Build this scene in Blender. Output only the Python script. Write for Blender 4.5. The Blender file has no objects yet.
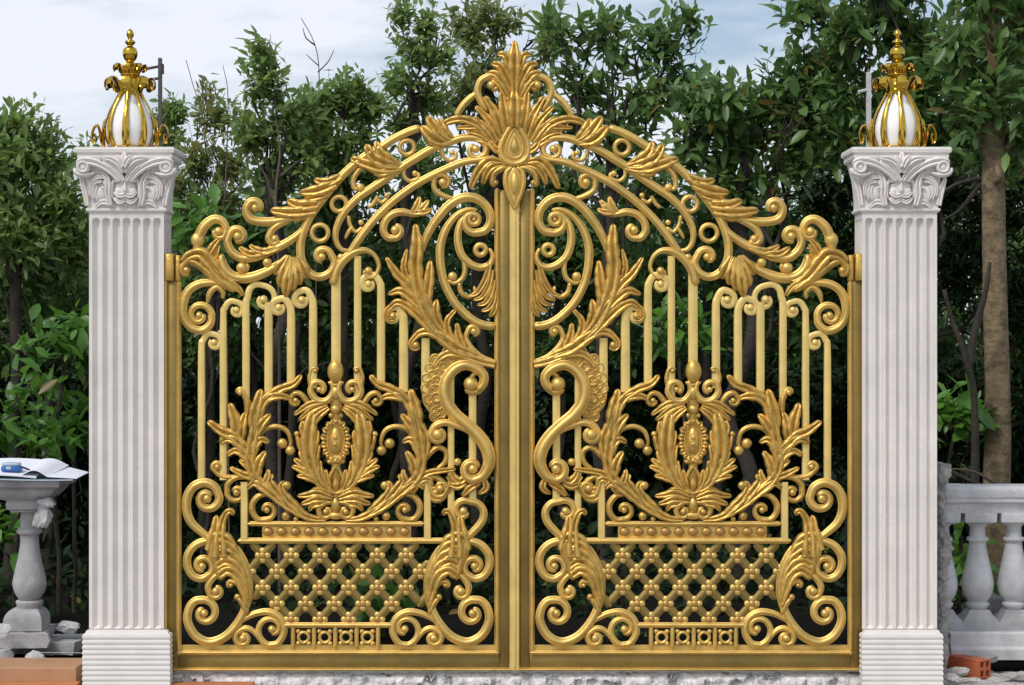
import bpy, math, random
import numpy as np
random.seed(7)
rng = np.random.default_rng(11)
S = 0.00375            # metres per picture pixel on the gate's own plane
AX, GY = 514.5, 671.0  # the gate's axis and its foot
D = 7.5                # camera distance
CX, CZ = (512 - AX) * S, (GY - 342.5) * S
GZ = -0.066            # ground level
scene = bpy.context.scene
COL = scene.collection
R = math.radians

def P(px, py, y=0.0):
    """drawing coordinates -> world, for a thing standing y metres behind the gate"""
    k = (D + y) / D
    return (CX + (px - 512) * S * k, y, CZ + (342.5 - py) * S * k)

# ------------------------------------------------------------------ materials
def mat(name, col, rough=.5, metal=0., var=.0, vscale=8., bump=0., bscale=60., col2=None, spec=.5, c2lo=.45, c2hi=.6, detail=6.):
    m = bpy.data.materials.new(name); m.use_nodes = True
    nt = m.node_tree; N = nt.nodes; L = nt.links
    b = N['Principled BSDF']
    b.inputs['Roughness'].default_value = rough
    b.inputs['Metallic'].default_value = metal
    b.inputs['Specular IOR Level'].default_value = spec
    b.inputs['Base Color'].default_value = (*col, 1)
    tc = N.new('ShaderNodeTexCoord')
    if var or col2:
        nz = N.new('ShaderNodeTexNoise'); nz.inputs['Scale'].default_value = vscale
        nz.inputs['Detail'].default_value = detail; nz.inputs['Roughness'].default_value = .65
        L.new(tc.outputs['Object'], nz.inputs['Vector'])
        rp = N.new('ShaderNodeValToRGB')
        rp.color_ramp.elements[0].position = c2lo if col2 else .3
        rp.color_ramp.elements[1].position = c2hi if col2 else .7
        c2 = col2 if col2 else tuple(c * (1 - var) for c in col)
        rp.color_ramp.elements[0].color = (*c2, 1)
        rp.color_ramp.elements[1].color = (*[min(1, c * (1 + var * .5)) for c in col], 1)
        L.new(nz.outputs['Fac'], rp.inputs['Fac']); L.new(rp.outputs['Color'], b.inputs['Base Color'])
        mr = N.new('ShaderNodeMapRange'); mr.inputs['To Min'].default_value = max(.02, rough - .1); mr.inputs['To Max'].default_value = min(1, rough + .12)
        L.new(nz.outputs['Fac'], mr.inputs['Value']); L.new(mr.outputs['Result'], b.inputs['Roughness'])
    if bump:
        n2 = N.new('ShaderNodeTexNoise'); n2.inputs['Scale'].default_value = bscale; n2.inputs['Detail'].default_value = 8
        L.new(tc.outputs['Object'], n2.inputs['Vector'])
        bp = N.new('ShaderNodeBump'); bp.inputs['Strength'].default_value = bump; bp.inputs['Distance'].default_value = .01
        L.new(n2.outputs['Fac'], bp.inputs['Height']); L.new(bp.outputs['Normal'], b.inputs['Normal'])
    return m

M = {}
M['gold'] = mat('gold_paint', (.79, .54, .16), .46, .76, .22, 11, .10, 90)
M['gold_bar'] = mat('gold_bar_paint', (.87, .64, .215), .45, .48, .14, 12, .06, 60)
M['gold_leaf'] = mat('gold_leaf_paint', (.70, .455, .12), .44, .80, .34, 24, .16, 120)
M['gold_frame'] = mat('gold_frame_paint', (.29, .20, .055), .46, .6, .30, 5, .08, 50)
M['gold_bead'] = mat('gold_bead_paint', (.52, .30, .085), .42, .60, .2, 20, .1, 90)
M['brass'] = mat('polished_brass', (.62, .40, .055), .16, 1., .25, 14, .06, 40)
M['glass'] = mat('opal_glass', (.93, .91, .87), .18, 0, .03, 5)
M['stone'] = mat('pillar_plaster', (.78, .735, .69), .62, 0, .10, 6, .10, 70)
M['conc'] = mat('old_concrete', (.42, .42, .42), .85, 0, .38, 7, .35, 60)
M['concl'] = mat('pale_concrete', (.56, .56, .56), .8, 0, .30, 9, .30, 60)
M['rough'] = mat('rough_mortar', (.40, .37, .34), .95, 0, .45, 16, 1.0, 45)
M['sill'] = mat('rough_cement', (.86, .83, .80), .95, 0, .34, 22, 1.0, 60)
M['debris'] = mat('masonry_debris', (.50, .47, .44), .95, 0, .5, 26, 1.0, 70)
M['soil'] = mat('dark_soil', (.010, .009, .007), 1, 0, .5, 3, .8, 12, spec=.08)
M['drive'] = mat('cement_apron', (.36, .35, .33), .9, 0, .3, 2, .3, 20)
M['plank'] = mat('tan_board', (.46, .25, .13), .7, 0, .18, 6, .1, 40)
M['plank2'] = mat('orange_board', (.50, .19, .07), .7, 0, .18, 6, .1, 40)
M['brick'] = mat('clay_brick', (.50, .13, .05), .85, 0, .25, 20, .3, 60)
M['hole'] = mat('brick_hole_painted_shade', (.10, .03, .015), .95)  # clay red darkened in the colour, for the shade inside the holes
M['paper'] = mat('white_paper', (.80, .82, .88), .7, 0, .03, 3)
M['blue'] = mat('blue_plastic', (.03, .12, .42), .35)
M['greyp'] = mat('grey_plastic', (.42, .52, .60), .35)
M['black'] = mat('dark_ink', (.02, .02, .03), .4)
M['iron'] = mat('weathered_iron', (.11, .10, .10), .75, .2, .4, 12, .3, 50)
M['wire'] = mat('steel_wire', (.35, .35, .35), .5, .5)
M['bark'] = mat('brown_bark', (.042, .034, .024), .95, 0, .5, 9, .9, 40)
M['barkp'] = mat('pale_bark', (.24, .18, .10), .95, 0, 0, 14, 1.0, 40, col2=(.095, .070, .040), c2lo=.38, c2hi=.58)
M['twig'] = mat('grey_twig', (.13, .10, .075), .95, 0, .4, 9)

def leafmat(name, dark, light, trans=.28, rough=.38):
    m = bpy.data.materials.new(name); m.use_nodes = True
    nt = m.node_tree; N = nt.nodes; L = nt.links
    b = N['Principled BSDF']; out = N['Material Output']
    b.inputs['Roughness'].default_value = rough
    at = N.new('ShaderNodeAttribute'); at.attribute_name = 'tone'
    rp = N.new('ShaderNodeValToRGB')
    e = rp.color_ramp.elements
    e[0].position = 0; e[0].color = (*dark, 1)
    e[1].position = .93; e[1].color = (*light, 1)
    x = e.new(.965); x.color = (.20, .19, .04, 1)
    x = e.new(1.0); x.color = (.16, .09, .035, 1)
    L.new(at.outputs['Fac'], rp.inputs['Fac'])
    L.new(rp.outputs['Color'], b.inputs['Base Color'])
    tr = N.new('ShaderNodeBsdfTranslucent')
    hs = N.new('ShaderNodeHueSaturation'); hs.inputs['Value'].default_value = 1.7; hs.inputs['Hue'].default_value = .485
    L.new(rp.outputs['Color'], hs.inputs['Color']); L.new(hs.outputs['Color'], tr.inputs['Color'])
    mx = N.new('ShaderNodeMixShader'); mx.inputs[0].default_value = trans
    L.new(b.outputs[0], mx.inputs[1]); L.new(tr.outputs[0], mx.inputs[2]); L.new(mx.outputs[0], out.inputs['Surface'])
    return m
M['lf_mid'] = leafmat('mid_green_leaf', (.085, .15, .042), (.28, .41, .12), .48)
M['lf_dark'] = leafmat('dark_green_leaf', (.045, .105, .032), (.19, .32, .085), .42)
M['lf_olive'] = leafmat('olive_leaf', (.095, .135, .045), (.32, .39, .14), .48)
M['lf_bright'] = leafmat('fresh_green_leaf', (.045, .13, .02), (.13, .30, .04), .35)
M['lf_deep'] = leafmat('painted_shade_leaf', (.006, .018, .006), (.026, .058, .014), .12, .6)  # leaf green darkened in the colour itself, standing in for the thicket's shade
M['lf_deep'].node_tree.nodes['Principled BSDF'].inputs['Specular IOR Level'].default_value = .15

# ------------------------------------------------------------------ objects
def tag(o, label, cat, group=None, kind=None):
    if label: o['label'] = label
    if cat: o['category'] = cat
    if group: o['group'] = group
    if kind: o['kind'] = kind
    return o

def empty(name, loc, label, cat, group=None):
    o = bpy.data.objects.new(name, None); COL.objects.link(o); o.location = loc
    o.empty_display_size = .1
    return tag(o, label, cat, group)

def origin(o):
    v = np.zeros(3)
    while o is not None:
        v += np.array(o.location); o = o.parent
    return v

def link(name, verts, faces, material, parent=None, loc=None, angle=38):
    """one mesh object; verts are world coordinates"""
    v = np.asarray(verts, float)
    o0 = origin(parent) if parent else np.zeros(3)
    if loc is not None: o0 = np.array(loc, float)
    me = bpy.data.meshes.new(name)
    me.from_pydata((v - o0).tolist(), [], faces)
    me.polygons.foreach_set('use_smooth', [True] * len(me.polygons))
    me.update()
    if angle < 180: me.set_sharp_from_angle(angle=R(angle))
    me.materials.append(material if not isinstance(material, str) else M[material])
    o = bpy.data.objects.new(name, me); COL.objects.link(o)
    if parent: o.parent = parent
    elif loc is not None: o.location = loc
    return o

def copy_tree(o, parent=None):
    c = o.copy(); COL.objects.link(c); c.parent = parent
    for ch in [x for x in bpy.data.objects if x.parent == o]: copy_tree(ch, c)
    return c

# ------------------------------------------------------------------ ornament drawing (in the gate's plane)
def cr(pts, step=1.6):
    p = np.array(pts, float)
    if len(p) == 2:
        n = max(2, int(np.linalg.norm(p[1] - p[0]) / step)); t = np.linspace(0, 1, n + 1)[:, None]
        return p[0] * (1 - t) + p[1] * t
    q = np.vstack([2 * p[0] - p[1], p, 2 * p[-1] - p[-2]])
    out = []
    for i in range(1, len(q) - 2):
        a, b, c, d = q[i - 1], q[i], q[i + 1], q[i + 2]
        n = max(2, int(np.linalg.norm(c - b) / step))
        t = np.linspace(0, 1, n, endpoint=False)[:, None]
        out.append(.5 * ((2 * b) + (-a + c) * t + (2 * a - 5 * b + 4 * c - d) * t**2 + (-a + 3 * b - 3 * c + d) * t**3))
    out.append(p[-1:])
    return np.vstack(out)

SEC = {
 'round': [(math.cos(a), math.sin(a)) for a in np.linspace(math.pi, -math.pi, 12, endpoint=False)],
 'bead': [(-1, 0), (-.96, .30), (-.76, .38), (-.62, .66), (-.34, .95), (0, 1.05), (.34, .95), (.62, .66), (.76, .38), (.96, .30), (1, 0), (.8, -.5), (0, -.7), (-.8, -.5)],
 'leaf': [(-1, .0), (-.95, .42), (-.80, .78), (-.55, .95), (-.30, .88), (-.12, .62), (0, .48), (.12, .62), (.30, .88), (.55, .95), (.80, .78), (.95, .42), (1, .0), (.6, -.45), (-.6, -.45)],
 'flat': [(-1, -.9), (-1, .72), (-.8, 1), (.8, 1), (1, .72), (1, -.9)],
}
class G:
    def __init__(s): s.v = []; s.f = []; s.n = 0
    def add(s, v, f):
        s.v.append(np.asarray(v, float)); s.f += [[i + s.n for i in q] for q in f]; s.n += len(v); return s
    def W(s, q, y):
        q = np.asarray(q, float)
        return np.stack([(q[:, 0] - AX) * S, np.broadcast_to(y, len(q)), (GY - q[:, 1]) * S], 1)
    def stroke(s, pts, w, sec='bead', y=0., k=.42, dmin=0., step=1.6, raw=False):
        p = np.array(pts, float) if raw else cr(pts, step)
        y = y + random.uniform(-.0012, .0012)
        n = len(p); t = np.linspace(0, 1, n)
        if np.isscalar(w): w = [w, w]
        if sec in ('bead', 'leaf'): w = [q * (1.0 if sec == 'bead' else 1.08) for q in w]; k = k * 1.3
        ww = np.interp(t, np.linspace(0, 1, len(w)), w)
        tg = np.gradient(p, axis=0); tg /= np.linalg.norm(tg, axis=1)[:, None] + 1e-9
        nm = np.stack([-tg[:, 1], tg[:, 0]], 1)
        if sec != 'flat' and np.linalg.norm(p[0] - p[-1]) > 1e-3:
            ar = np.concatenate([[0], np.cumsum(np.linalg.norm(np.diff(p, axis=0), axis=1))])
            for e in ((ar[-1] - ar),) + ((ar,) if sec != 'leaf' else ()):
                q = np.clip(e / (np.maximum(ww, .5) * .55), 0, 1); ww = ww * np.sqrt(np.clip(1 - (1 - q)**2, .06, 1))
        dd = np.maximum(ww * k, dmin)
        sc = SEC[sec]; m = len(sc); V = np.zeros((n, m, 3))
        wob_ = np.ones((2, n))
        if sec == 'leaf' and max(ww) > 7.5:
            ar = np.concatenate([[0], np.cumsum(np.linalg.norm(np.diff(p, axis=0), axis=1))]); ph = random.uniform(0, 6)
            for sd in (0, 1): wob_[sd] = 1 + .15 * np.abs(np.sin(ar / (max(ww) * .62) * math.pi / 1.6 + ph + sd * 1.1)) - .07
        for j, (a, h) in enumerate(sc):
            V[:, j] = s.W(p + nm * (a * (wob_[int(a > 0)] if abs(a) > .7 else 1) * ww / 2)[:, None], y - h * dd * S)
        F = [[i * m + j, i * m + (j + 1) % m, (i + 1) * m + (j + 1) % m, (i + 1) * m + j] for i in range(n - 1) for j in range(m)]
        F.append(list(range(m - 1, -1, -1))); F.append([(n - 1) * m + j for j in range(m)])
        return s.add(V.reshape(-1, 3), F)
    def tear(s, pts, w, sec='leaf', y=0., k=.34, dmin=0.):
        return s.stroke(pts, [w * .55, w * .85, w, w * 1.02, w * .92, w * .68, w * .5], sec, y, k, dmin)
    def dome(s, cx, cy, rx, ry=None, y=0., d=None, rings=5, seg=14, back=True):
        ry = ry or rx; d = (d if d is not None else min(rx, ry) * .8) * S
        V = [(cx, cy, 1.)]
        for i in range(1, rings + 1):
            a = i / rings * math.pi / 2
            for j in range(seg):
                b = 2 * math.pi * j / seg
                V.append((cx + rx * math.sin(a) * math.cos(b), cy + ry * math.sin(a) * math.sin(b), math.cos(a)))
        V.append((cx, cy, -.4)); V = np.array(V)
        F = [[0, 1 + j, 1 + (j + 1) % seg] for j in range(seg)]
        for i in range(rings - 1):
            for j in range(seg):
                a = 1 + i * seg; F.append([a + j, a + seg + j, a + seg + (j + 1) % seg, a + (j + 1) % seg])
        a = 1 + (rings - 1) * seg; L = len(V) - 1
        F += [[a + (j + 1) % seg, a + j, L] for j in range(seg)]
        return s.add(s.W(V[:, :2], y - V[:, 2] * d), F)
    def ring(s, cx, cy, r, w, ry=None, y=0., sec='bead', k=.45, n=40):
        ry = ry or r
        t = np.linspace(0, 2 * math.pi, n + 1)
        return s.stroke(np.stack([cx + r * np.cos(t), cy + ry * np.sin(t)], 1), w, sec, y, k, raw=True)
    def drop(s, cx, ytip, ybot, rx, w, y=0., flip=False, sec='bead', solid=False):
        """teardrop outline (or filled) with its point at ytip and its round end at ybot"""
        t = np.linspace(0, 2 * math.pi, 49)
        h = (ybot - ytip)
        px = cx + rx * np.sin(t) * np.sin(t / 2)**1.1
        py = ytip + h * (1 - np.cos(t)) / 2
        if solid:
            V = [(cx, ytip + h * .62, 1.)] + [(cx + (a - cx) * f, (ytip + h * .62) + (b - ytip - h * .62) * f, z) for f, z in ((.5, .85), (.85, .5), (1, 0)) for a, b in zip(px[:-1], py[:-1])] + [(cx, ytip + h * .62, -.3)]
            V = np.array(V); n = 48
            F = [[0, 1 + j, 1 + (j + 1) % n] for j in range(n)]
            for i in range(2):
                for j in range(n): F.append([1 + i * n + j, 1 + (i + 1) * n + j, 1 + (i + 1) * n + (j + 1) % n, 1 + i * n + (j + 1) % n])
            F += [[1 + 2 * n + (j + 1) % n, 1 + 2 * n + j, len(V) - 1] for j in range(n)]
            return s.add(s.W(V[:, :2], y - V[:, 2] * w * S), F)
        return s.stroke(np.stack([px, py], 1), w, sec, y, raw=True)
    def scroll(s, pts, w, eye, re, turns=.9, sec='bead', y=0., k=.42, wend=.78):
        """a sweep that ends in a spiral round its eye"""
        p = cr(pts); P0 = p[-1]; c = np.array(eye, float); d = P0 - c
        r0 = np.linalg.norm(d); a0 = math.atan2(d[1], d[0]); tg = p[-1] - p[-3]
        sg = 1 if d[0] * tg[1] - d[1] * tg[0] > 0 else -1
        n = max(8, int(turns * 2 * math.pi * (r0 + re) / 2 / 1.3))
        t = np.linspace(0, 1, n + 1)[1:]
        rr = r0 + (re * .8 - r0) * t; aa = a0 + sg * t * turns * 2 * math.pi
        q = np.vstack([p, np.stack([c[0] + rr * np.cos(aa), c[1] + rr * np.sin(aa)], 1)])
        if np.isscalar(w): w = [w, w]
        f = len(p) / len(q)
        wl = list(np.interp(np.linspace(0, 1, 12), np.linspace(0, 1, len(w)), w))
        ws = np.interp(np.linspace(0, 1, 30), list(np.linspace(0, f, 12)) + [1.], wl + [max(2.2, wl[-1] * wend)])
        s.stroke(q, ws, sec, y, k, raw=True)
        return s.dome(c[0], c[1], re, y=y - .002, d=re * 1.05)
    def acan(s, spine, w, lob, n=5, y=0., a0=60, a1=28, left=True, right=True, cw=None, t0=.08, t1=.9):
        """acanthus leaf: a ribbed spine with lobes that fan out from it"""
        p = cr(spine); tg = np.gradient(p, axis=0); tg /= np.linalg.norm(tg, axis=1)[:, None] + 1e-9
        if np.isscalar(lob): lob = [lob * .7, lob, lob, lob * .8, lob * .5]
        for i in range(n):
            t = t0 + (t1 - t0) * i / max(1, n - 1); j = int(t * (len(p) - 1))
            Lb = float(np.interp(t, np.linspace(0, 1, len(lob)), lob)); a = R(a0 + (a1 - a0) * t)
            for sd in ([1] if left else []) + ([-1] if right else []):
                T = tg[j]; Nn = np.array([-T[1], T[0]]) * sd
                q0 = p[j]; q1 = q0 + Lb * .55 * (math.cos(a * .8) * T + math.sin(a * .8) * Nn)
                q2 = q0 + Lb * (math.cos(a * 1.12) * T + math.sin(a * 1.12) * Nn)
                s.tear([q0, q1, q2], Lb * .62 if Lb * .62 > 3 else 3, 'leaf', y, .34)
        s.stroke(spine, [w * .7, w * .8, w * .8, w * .7, w * .5, w * .2], 'bead', y - .004, .45)
        return s
    def box(s, x0, y0, x1, y1, ya, yb, ch=.6):
        """upright block in the gate's plane with chamfered front edges; ya front, yb back"""
        c = ch
        V = []
        for q, yy in (([x0, y0, x1, y1], yb), ([x0, y0, x1, y1], ya + c * S), ([x0 + c, y0 + c, x1 - c, y1 - c], ya)):
            V += [(*s.W([(X, Y)], yy)[0],) for X, Y in ((q[0], q[1]), (q[2], q[1]), (q[2], q[3]), (q[0], q[3]))]
        F = [[0, 1, 2, 3], [11, 10, 9, 8]]
        for a in (0, 4):
            for j in range(4): F.append([a + j, a + 4 + j, a + 4 + (j + 1) % 4, a + (j + 1) % 4])
        return s.add(V, F)
    def build(s, name, material, parent=None, angle=50):
        return link(name, np.vstack(s.v), s.f, material, parent, angle=angle)
    def mirror(s, ax):
        X = (ax - AX) * S
        for v in s.v: v[:, 0] = 2 * X - v[:, 0]
        s.f = [q[::-1] for q in s.f]
        return s

def sub(o, g, name, m): return g.build(name, m, o)

# ================================================================== THE GATE
hinge = ((165.5 - AX) * S, 0, 0)
LEFT = empty('gate_leaf', hinge, 'left leaf of the golden scrollwork gate, carrying the tall crest and centre strip', 'gate', 'leaves of the double gate')
GATE = LEFT
both = [1]
def part(name, fn, m='gold', ax=None):
    """build a part of the leaf; with ax also its mirror image"""
    g = G(); fn(g); o = g.build(name, m, GATE)
    if ax is not None:
        g = G(); fn(g); g.mirror(ax); g.build(name, m, GATE)
    return o

# --- frame
def frame(g):
    yb = .034
    g.box(166, 281, 178.5, 669.5, .000, yb)            # hinge stile core
    g.box(499.5, 190, 509, 669.5, .000, yb)            # meeting stile core
    g.box(178.5, 654, 499.5, 669.5, .001, yb)          # bottom rail core
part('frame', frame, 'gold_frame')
def beads(g):
    g.stroke([(165.6, 281), (165.6, 670)], 3.4, 'flat', .012, .0, 4.5)
    g.stroke([(178.8, 281), (178.8, 655)], 5.2, 'bead', .004, .0, 4.2)
    g.stroke([(497.0, 188), (497.0, 655)], 5.2, 'bead', .004, .0, 4.2)
    g.stroke([(176.5, 652.3), (499.2, 652.3)], 5.4, 'bead', .004, .0, 4.2)
    g.stroke([(164.4, 669.2), (513.5, 669.2)], 3.6, 'bead', .004, .0, 4.6)
    g.stroke([(181, 647.6), (494.5, 647.6)], 4.4, 'flat', .014, .0, 2.)
part('frame_moulding', beads, 'gold')
def cap(g):
    g.box(164.5, 253.5, 174.0, 281, -.012, .036, 1.)
    g.box(175.6, 255, 180.5, 281, -.006, .030, 1.)
part('hinge_cap', cap, 'gold_leaf')

# --- upright bars; hook = (eye, side)
def bar(x, y0, y1, w, hook=None, re=4.2, lift=9):
    def fn(g):
        if hook is None:
            g.stroke([(x, y1), (x, y0)], w, 'flat', .004, .0, 2.6)
        else:
            ex, ey = hook; sd = 1 if ex > x else -1; top = ey - lift
            pts = [(x, y1), (x, (y1 + ey) / 2), (x, ey + 6), (x + sd * 1.2, ey - 1), (x + sd * 4, ey - lift * .72), ((x + ex) / 2 + sd * 2, top), (ex + sd * 2.5, top + 1.6)]
            g.scroll(pts, [w, w, w, w, w * .95, w * .8], hook, re, .8, 'flat', .004, .36)
    return part('bar', fn, 'gold_bar')
bar(201.5, 335, 482, 7, (214, 342.5), 3.6)
bar(223.3, 302, 480, 7, (236.3, 310), 3.6)
bar(246, 284, 398, 7.2, (263.5, 299.5), 4.2, 15)
bar(268.5, 302, 394, 8)
bar(291, 300, 388, 8, (278.8, 307.5), 4)
bar(313, 290, 388, 8, (301.8, 300), 4.2, 10)
bar(336, 268, 365, 9.2)
bar(357.6, 256, 396, 7.2)
bar(381, 280, 384, 8, (368.5, 284), 4)
bar(403.6, 306, 392, 9, (393, 315.5), 4)
bar(425.5, 338, 392, 8.4)
bar(451, 368, 514, 6.6)
bar(472.6, 392, 500, 7.6)
part('tendril', lambda g: g.scroll([(244, 424), (247.5, 412), (247, 401), (244, 393)], [3, 6, 7, 6], (240.5, 392.5), 3.6, .6), 'gold_leaf')
part('tendril', lambda g: g.stroke([(425.5, 390), (426.5, 402), (432, 414)], [8, 7, 3], 'flat', .012, .2), 'gold_bar')
for x in (244.5, 427.5):
    part('panel_post', lambda g: g.stroke([(x, 482), (x, 541)], 7, 'flat', .0, .0, 3.), 'gold_bar')

# --- panel rails, beads, lattice
def railfn(g):
    g.stroke([(248, 523.6), (424, 523.6)], 5, 'bead', -.001, .0, 3.)
    g.box(262, 525.5, 411, 538, .003, .012)
rail = part('beaded_rail', railfn, 'gold')
for i in range(11):
    g = G(); x = 268 + i * 13.65
    g.dome(x, 531.6, 5.4, 4.6, .003, 4.2); g.stroke([(x - 6.4, 531.6), (x + 6.4, 531.6)], [1.5, 3, 1.5], 'round', .002)
    sub(rail, g, 'bead', 'gold_bead')
part('panel_rail', lambda g: g.stroke([(238, 540.6), (447, 540.6)], 6, 'bead', .0, .0, 3.2))
rows = [(555.5, [262.6 + 28.7 * i for i in range(6)]), (571.5, [248.2 + 28.7 * i for i in range(7)]), (587.6, [262.6 + 28.7 * i for i in range(6)]),
        (603.7, [276.9 + 28.7 * i for i in range(5)]), (619.6, [291.3 + 28.7 * i for i in range(4)])]
def latfn(g):
    def clip(x0, y0, x1, y1, wd):
        # keep the strips inside the panel's outline (a trapezoid with scalloped lower corners)
        pts = [(x0 + (x1 - x0) * t, y0 + (y1 - y0) * t) for t in np.linspace(0, 1, 60)]
        run = []
        for (a, b) in pts:
            lim = 0 if b < 598 else (b - 598) * 1.5
            if 541 <= b <= 623 and 244 + lim < a < 433 - lim: run.append((a, b))
        if len(run) > 4: g.stroke([run[0], run[-1]], wd, 'bead', .006, .0, 2.2)
    sl = 16.05 / 14.35
    for k in range(-8, 16):
        x = 262.6 + 28.7 * k
        clip(x - 100, 555.5 - 100 * sl, x + 100, 555.5 + 100 * sl, 8.4)
        clip(x + 100, 555.5 - 100 * sl, x - 100, 555.5 + 100 * sl, 8.4)
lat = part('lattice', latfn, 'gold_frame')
for yy, xs in rows:
    for x in xs:
        g = G()
        for a, b in ((0, 1), (1, 0), (0, -1), (-1, 0)): g.dome(x + a * 4.6, yy + b * 4.6, 3.5, y=.002, d=1.9, seg=10, rings=4)
        ro = sub(lat, g, 'rosette', 'gold')
        g = G(); g.dome(x, yy, 3.7, y=.0, d=2.4, seg=10, rings=4); sub(ro, g, 'button', 'gold_bead')
def under(g):
    g.stroke([(283, 625), (393, 625)], 5.6, 'bead', .0, .0, 3.)
    for x in (293, 314, 335.3, 356.6, 378): g.stroke([(x, 625), (x, 648)], 4.2, 'bead', .001, .0, 2.4)
    for x in (303.5, 324.7, 346, 367.3):
        g.ring(x, 637.5, 5.2, 3.2, y=.002)
        for a in (45, 135, 225, 315): g.dome(x + 7.6 * math.cos(R(a)), 637.5 + 8.6 * math.sin(R(a)), 2.6, y=.003, seg=8, rings=3)
part('ring_frieze', under)

# --- lower corner scrolls, mirrored in the leaf
MX = 338.4
part('scroll', lambda g: g.scroll([(248, 588), (246, 605), (239, 621), (226, 636), (210, 642), (196, 636), (188, 622), (189, 609), (195, 601), (203, 599.5)], [6, 8, 9, 9.5, 9.5, 9, 8.5, 8], (204.4, 613), 4, 1.0), ax=MX)
part('scroll', lambda g: g.scroll([(216, 543), (206, 541), (195, 545.5), (188, 555), (187.6, 566), (193, 575.5), (202, 578.5), (210, 574)], [7, 8, 8.5, 8.5, 8, 7], (202.4, 566), 4, .95), ax=MX)
part('scroll', lambda g: g.scroll([(219, 573), (212, 579), (208, 587), (210, 595)], [6, 7, 6.5, 6], (216, 591), 4.2, .7), ax=MX)
part('scroll', lambda g: g.scroll([(236, 625), (246, 618), (257, 613), (270, 612), (281, 619), (284, 632), (278, 643), (269, 645)], [3, 6, 7, 7.5, 7.5, 7, 6.5], (272, 629), 4, 1.0), ax=MX)
part('scroll', lambda g: g.scroll([(264, 646), (257, 635), (250, 629), (243, 628.5), (236.5, 633)], [3, 5, 6, 6], (243, 638), 4, .95), ax=MX)
def bigleaf(g):
    g.stroke([(224, 540), (236, 551), (244, 565), (248.5, 580), (249, 594), (246, 609)], [8, 11, 11, 9, 8, 7], 'bead', .001, .36)
    for i_, q in enumerate(([(210, 541), (219, 536), (229, 541), (237, 553)], [(212, 549), (222, 543.5), (233, 550), (242, 566)], [(214, 557.5), (224, 552), (236, 559), (246, 580)],
              [(217, 566), (227, 561), (239, 569), (248, 594)], [(220, 575), (229, 570), (240, 578), (247.5, 603)])):
        g.stroke(q, [9, 11, 11, 9, 5], 'leaf', -.002 - i_ * .0012, .40)
    g.scroll([(247, 608), (244, 594), (239, 584), (231, 580.5)], [6, 6.5, 6, 5], (231.5, 585), 2.4, .4, 'bead', -.007)
    g.stroke([(209.5, 533), (211, 545), (214.5, 558), (218, 570), (221, 580)], [8, 10, 9.5, 8, 4], 'bead', -.009, .36)
    g.stroke([(246.5, 614), (244, 605), (238, 597)], [7, 6.5, 5.5], 'bead', -.006); g.dome(237.8, 596.8, 3.4, y=-.009)
part('acanthus_leaf', bigleaf, 'gold_leaf', ax=MX)
def crown(g):
    g.stroke([(212, 550), (215, 533), (217, 515)], [13, 11, 5], 'leaf', -.002)
    g.stroke([(221, 556), (220.5, 540), (222, 524), (226.5, 513), (231.5, 511), (233.5, 515.5)], [16, 14, 11, 8, 6.5, 5], 'leaf', -.004)
part('acanthus_leaf', crown, 'gold_leaf', ax=MX)
part('scroll', lambda g: g.scroll([(213, 540), (203, 533), (192, 523), (187, 511), (187.5, 497), (194, 486.5), (205, 482.5), (215, 487), (219.5, 497)], [6, 8, 9, 9.5, 9.5, 9, 8.5], (207.3, 498.5), 4.6, .95))
part('scroll', lambda g: g.scroll([(463, 541), (474, 531), (482, 521), (483.5, 511), (478, 503.5), (469, 501)], [6, 8, 8, 7.5, 7], (463.4, 511), 4.4, .8))

# --- medallion with its acanthus sprays, mirrored on its own axis
AXM = 336.
def spray(g):
    g.stroke([(326, 519.5), (312, 518), (298, 511.5), (284, 503), (269, 490.5), (256, 478), (250.5, 463), (252.5, 445), (256, 427), (260.5, 409), (268, 397.5), (281, 389), (294, 384), (302, 375)],
             [4, 7, 9, 9, 9, 10, 10, 11, 11, 10, 10, 9, 8, 5], 'leaf', -.004, .42)
    for q, w in (([(262, 404), (272, 397), (283, 396), (291, 399)], 9), ([(253, 432), (256, 412), (261.5, 389)], 12), ([(255, 438), (262, 424), (271, 414)], 10),
                 ([(279, 500), (263, 487), (254, 483), (247, 489)], 9), ([(290, 508), (278, 492), (270.5, 481), (273, 474)], 9), ([(252, 458), (256, 445), (262, 439.5), (270, 442.5)], 9),
                 ([(256, 480), (259, 463), (266, 451)], 10), ([(262, 488), (267, 479), (269, 469)], 7)):
        g.tear(q, w, 'leaf', -.006, .42)
def spray_left(g):
    for q, w in (([(247, 457), (236, 438), (222, 431), (208, 421)], 11), ([(238, 442), (236, 422), (230, 403)], 11), ([(241, 442), (242.5, 426), (246, 412)], 10),
                 ([(252, 454), (240, 443), (229, 438.5), (219.5, 443)], 10), ([(253, 470), (246, 456), (236, 450.5), (227, 455.5)], 9), ([(270, 492), (256, 479), (243, 474), (230, 467.5)], 8),
                 ([(250, 470), (246, 464), (239, 460)], 7)):
        g.tear(q, w, 'leaf', -.006, .42)
part('acanthus_spray', spray_left, 'gold_leaf')
part('acanthus_spray', spray, 'gold_leaf', ax=AXM)
part('scroll', lambda g: g.scroll([(262, 484), (246, 477), (231, 477.5), (220, 475), (212.5, 468)], [4, 5.5, 5.5, 5], (217.5, 467), 3.4, .8), 'gold_leaf')
part('scroll', lambda g: g.scroll([(265, 486), (250, 477), (237, 477), (228, 484), (227, 494)], [4, 6, 6, 5.5], (236.5, 492.5), 3.6, .95), 'gold_leaf', ax=AXM)
part('scroll', lambda g: g.scroll([(270, 494), (259, 496), (252.5, 504), (253, 513), (259, 519.5), (268, 519)], [3, 6, 6.5, 6, 5.5], (267, 510), 3.4, .8), 'gold_leaf', ax=AXM)
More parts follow.
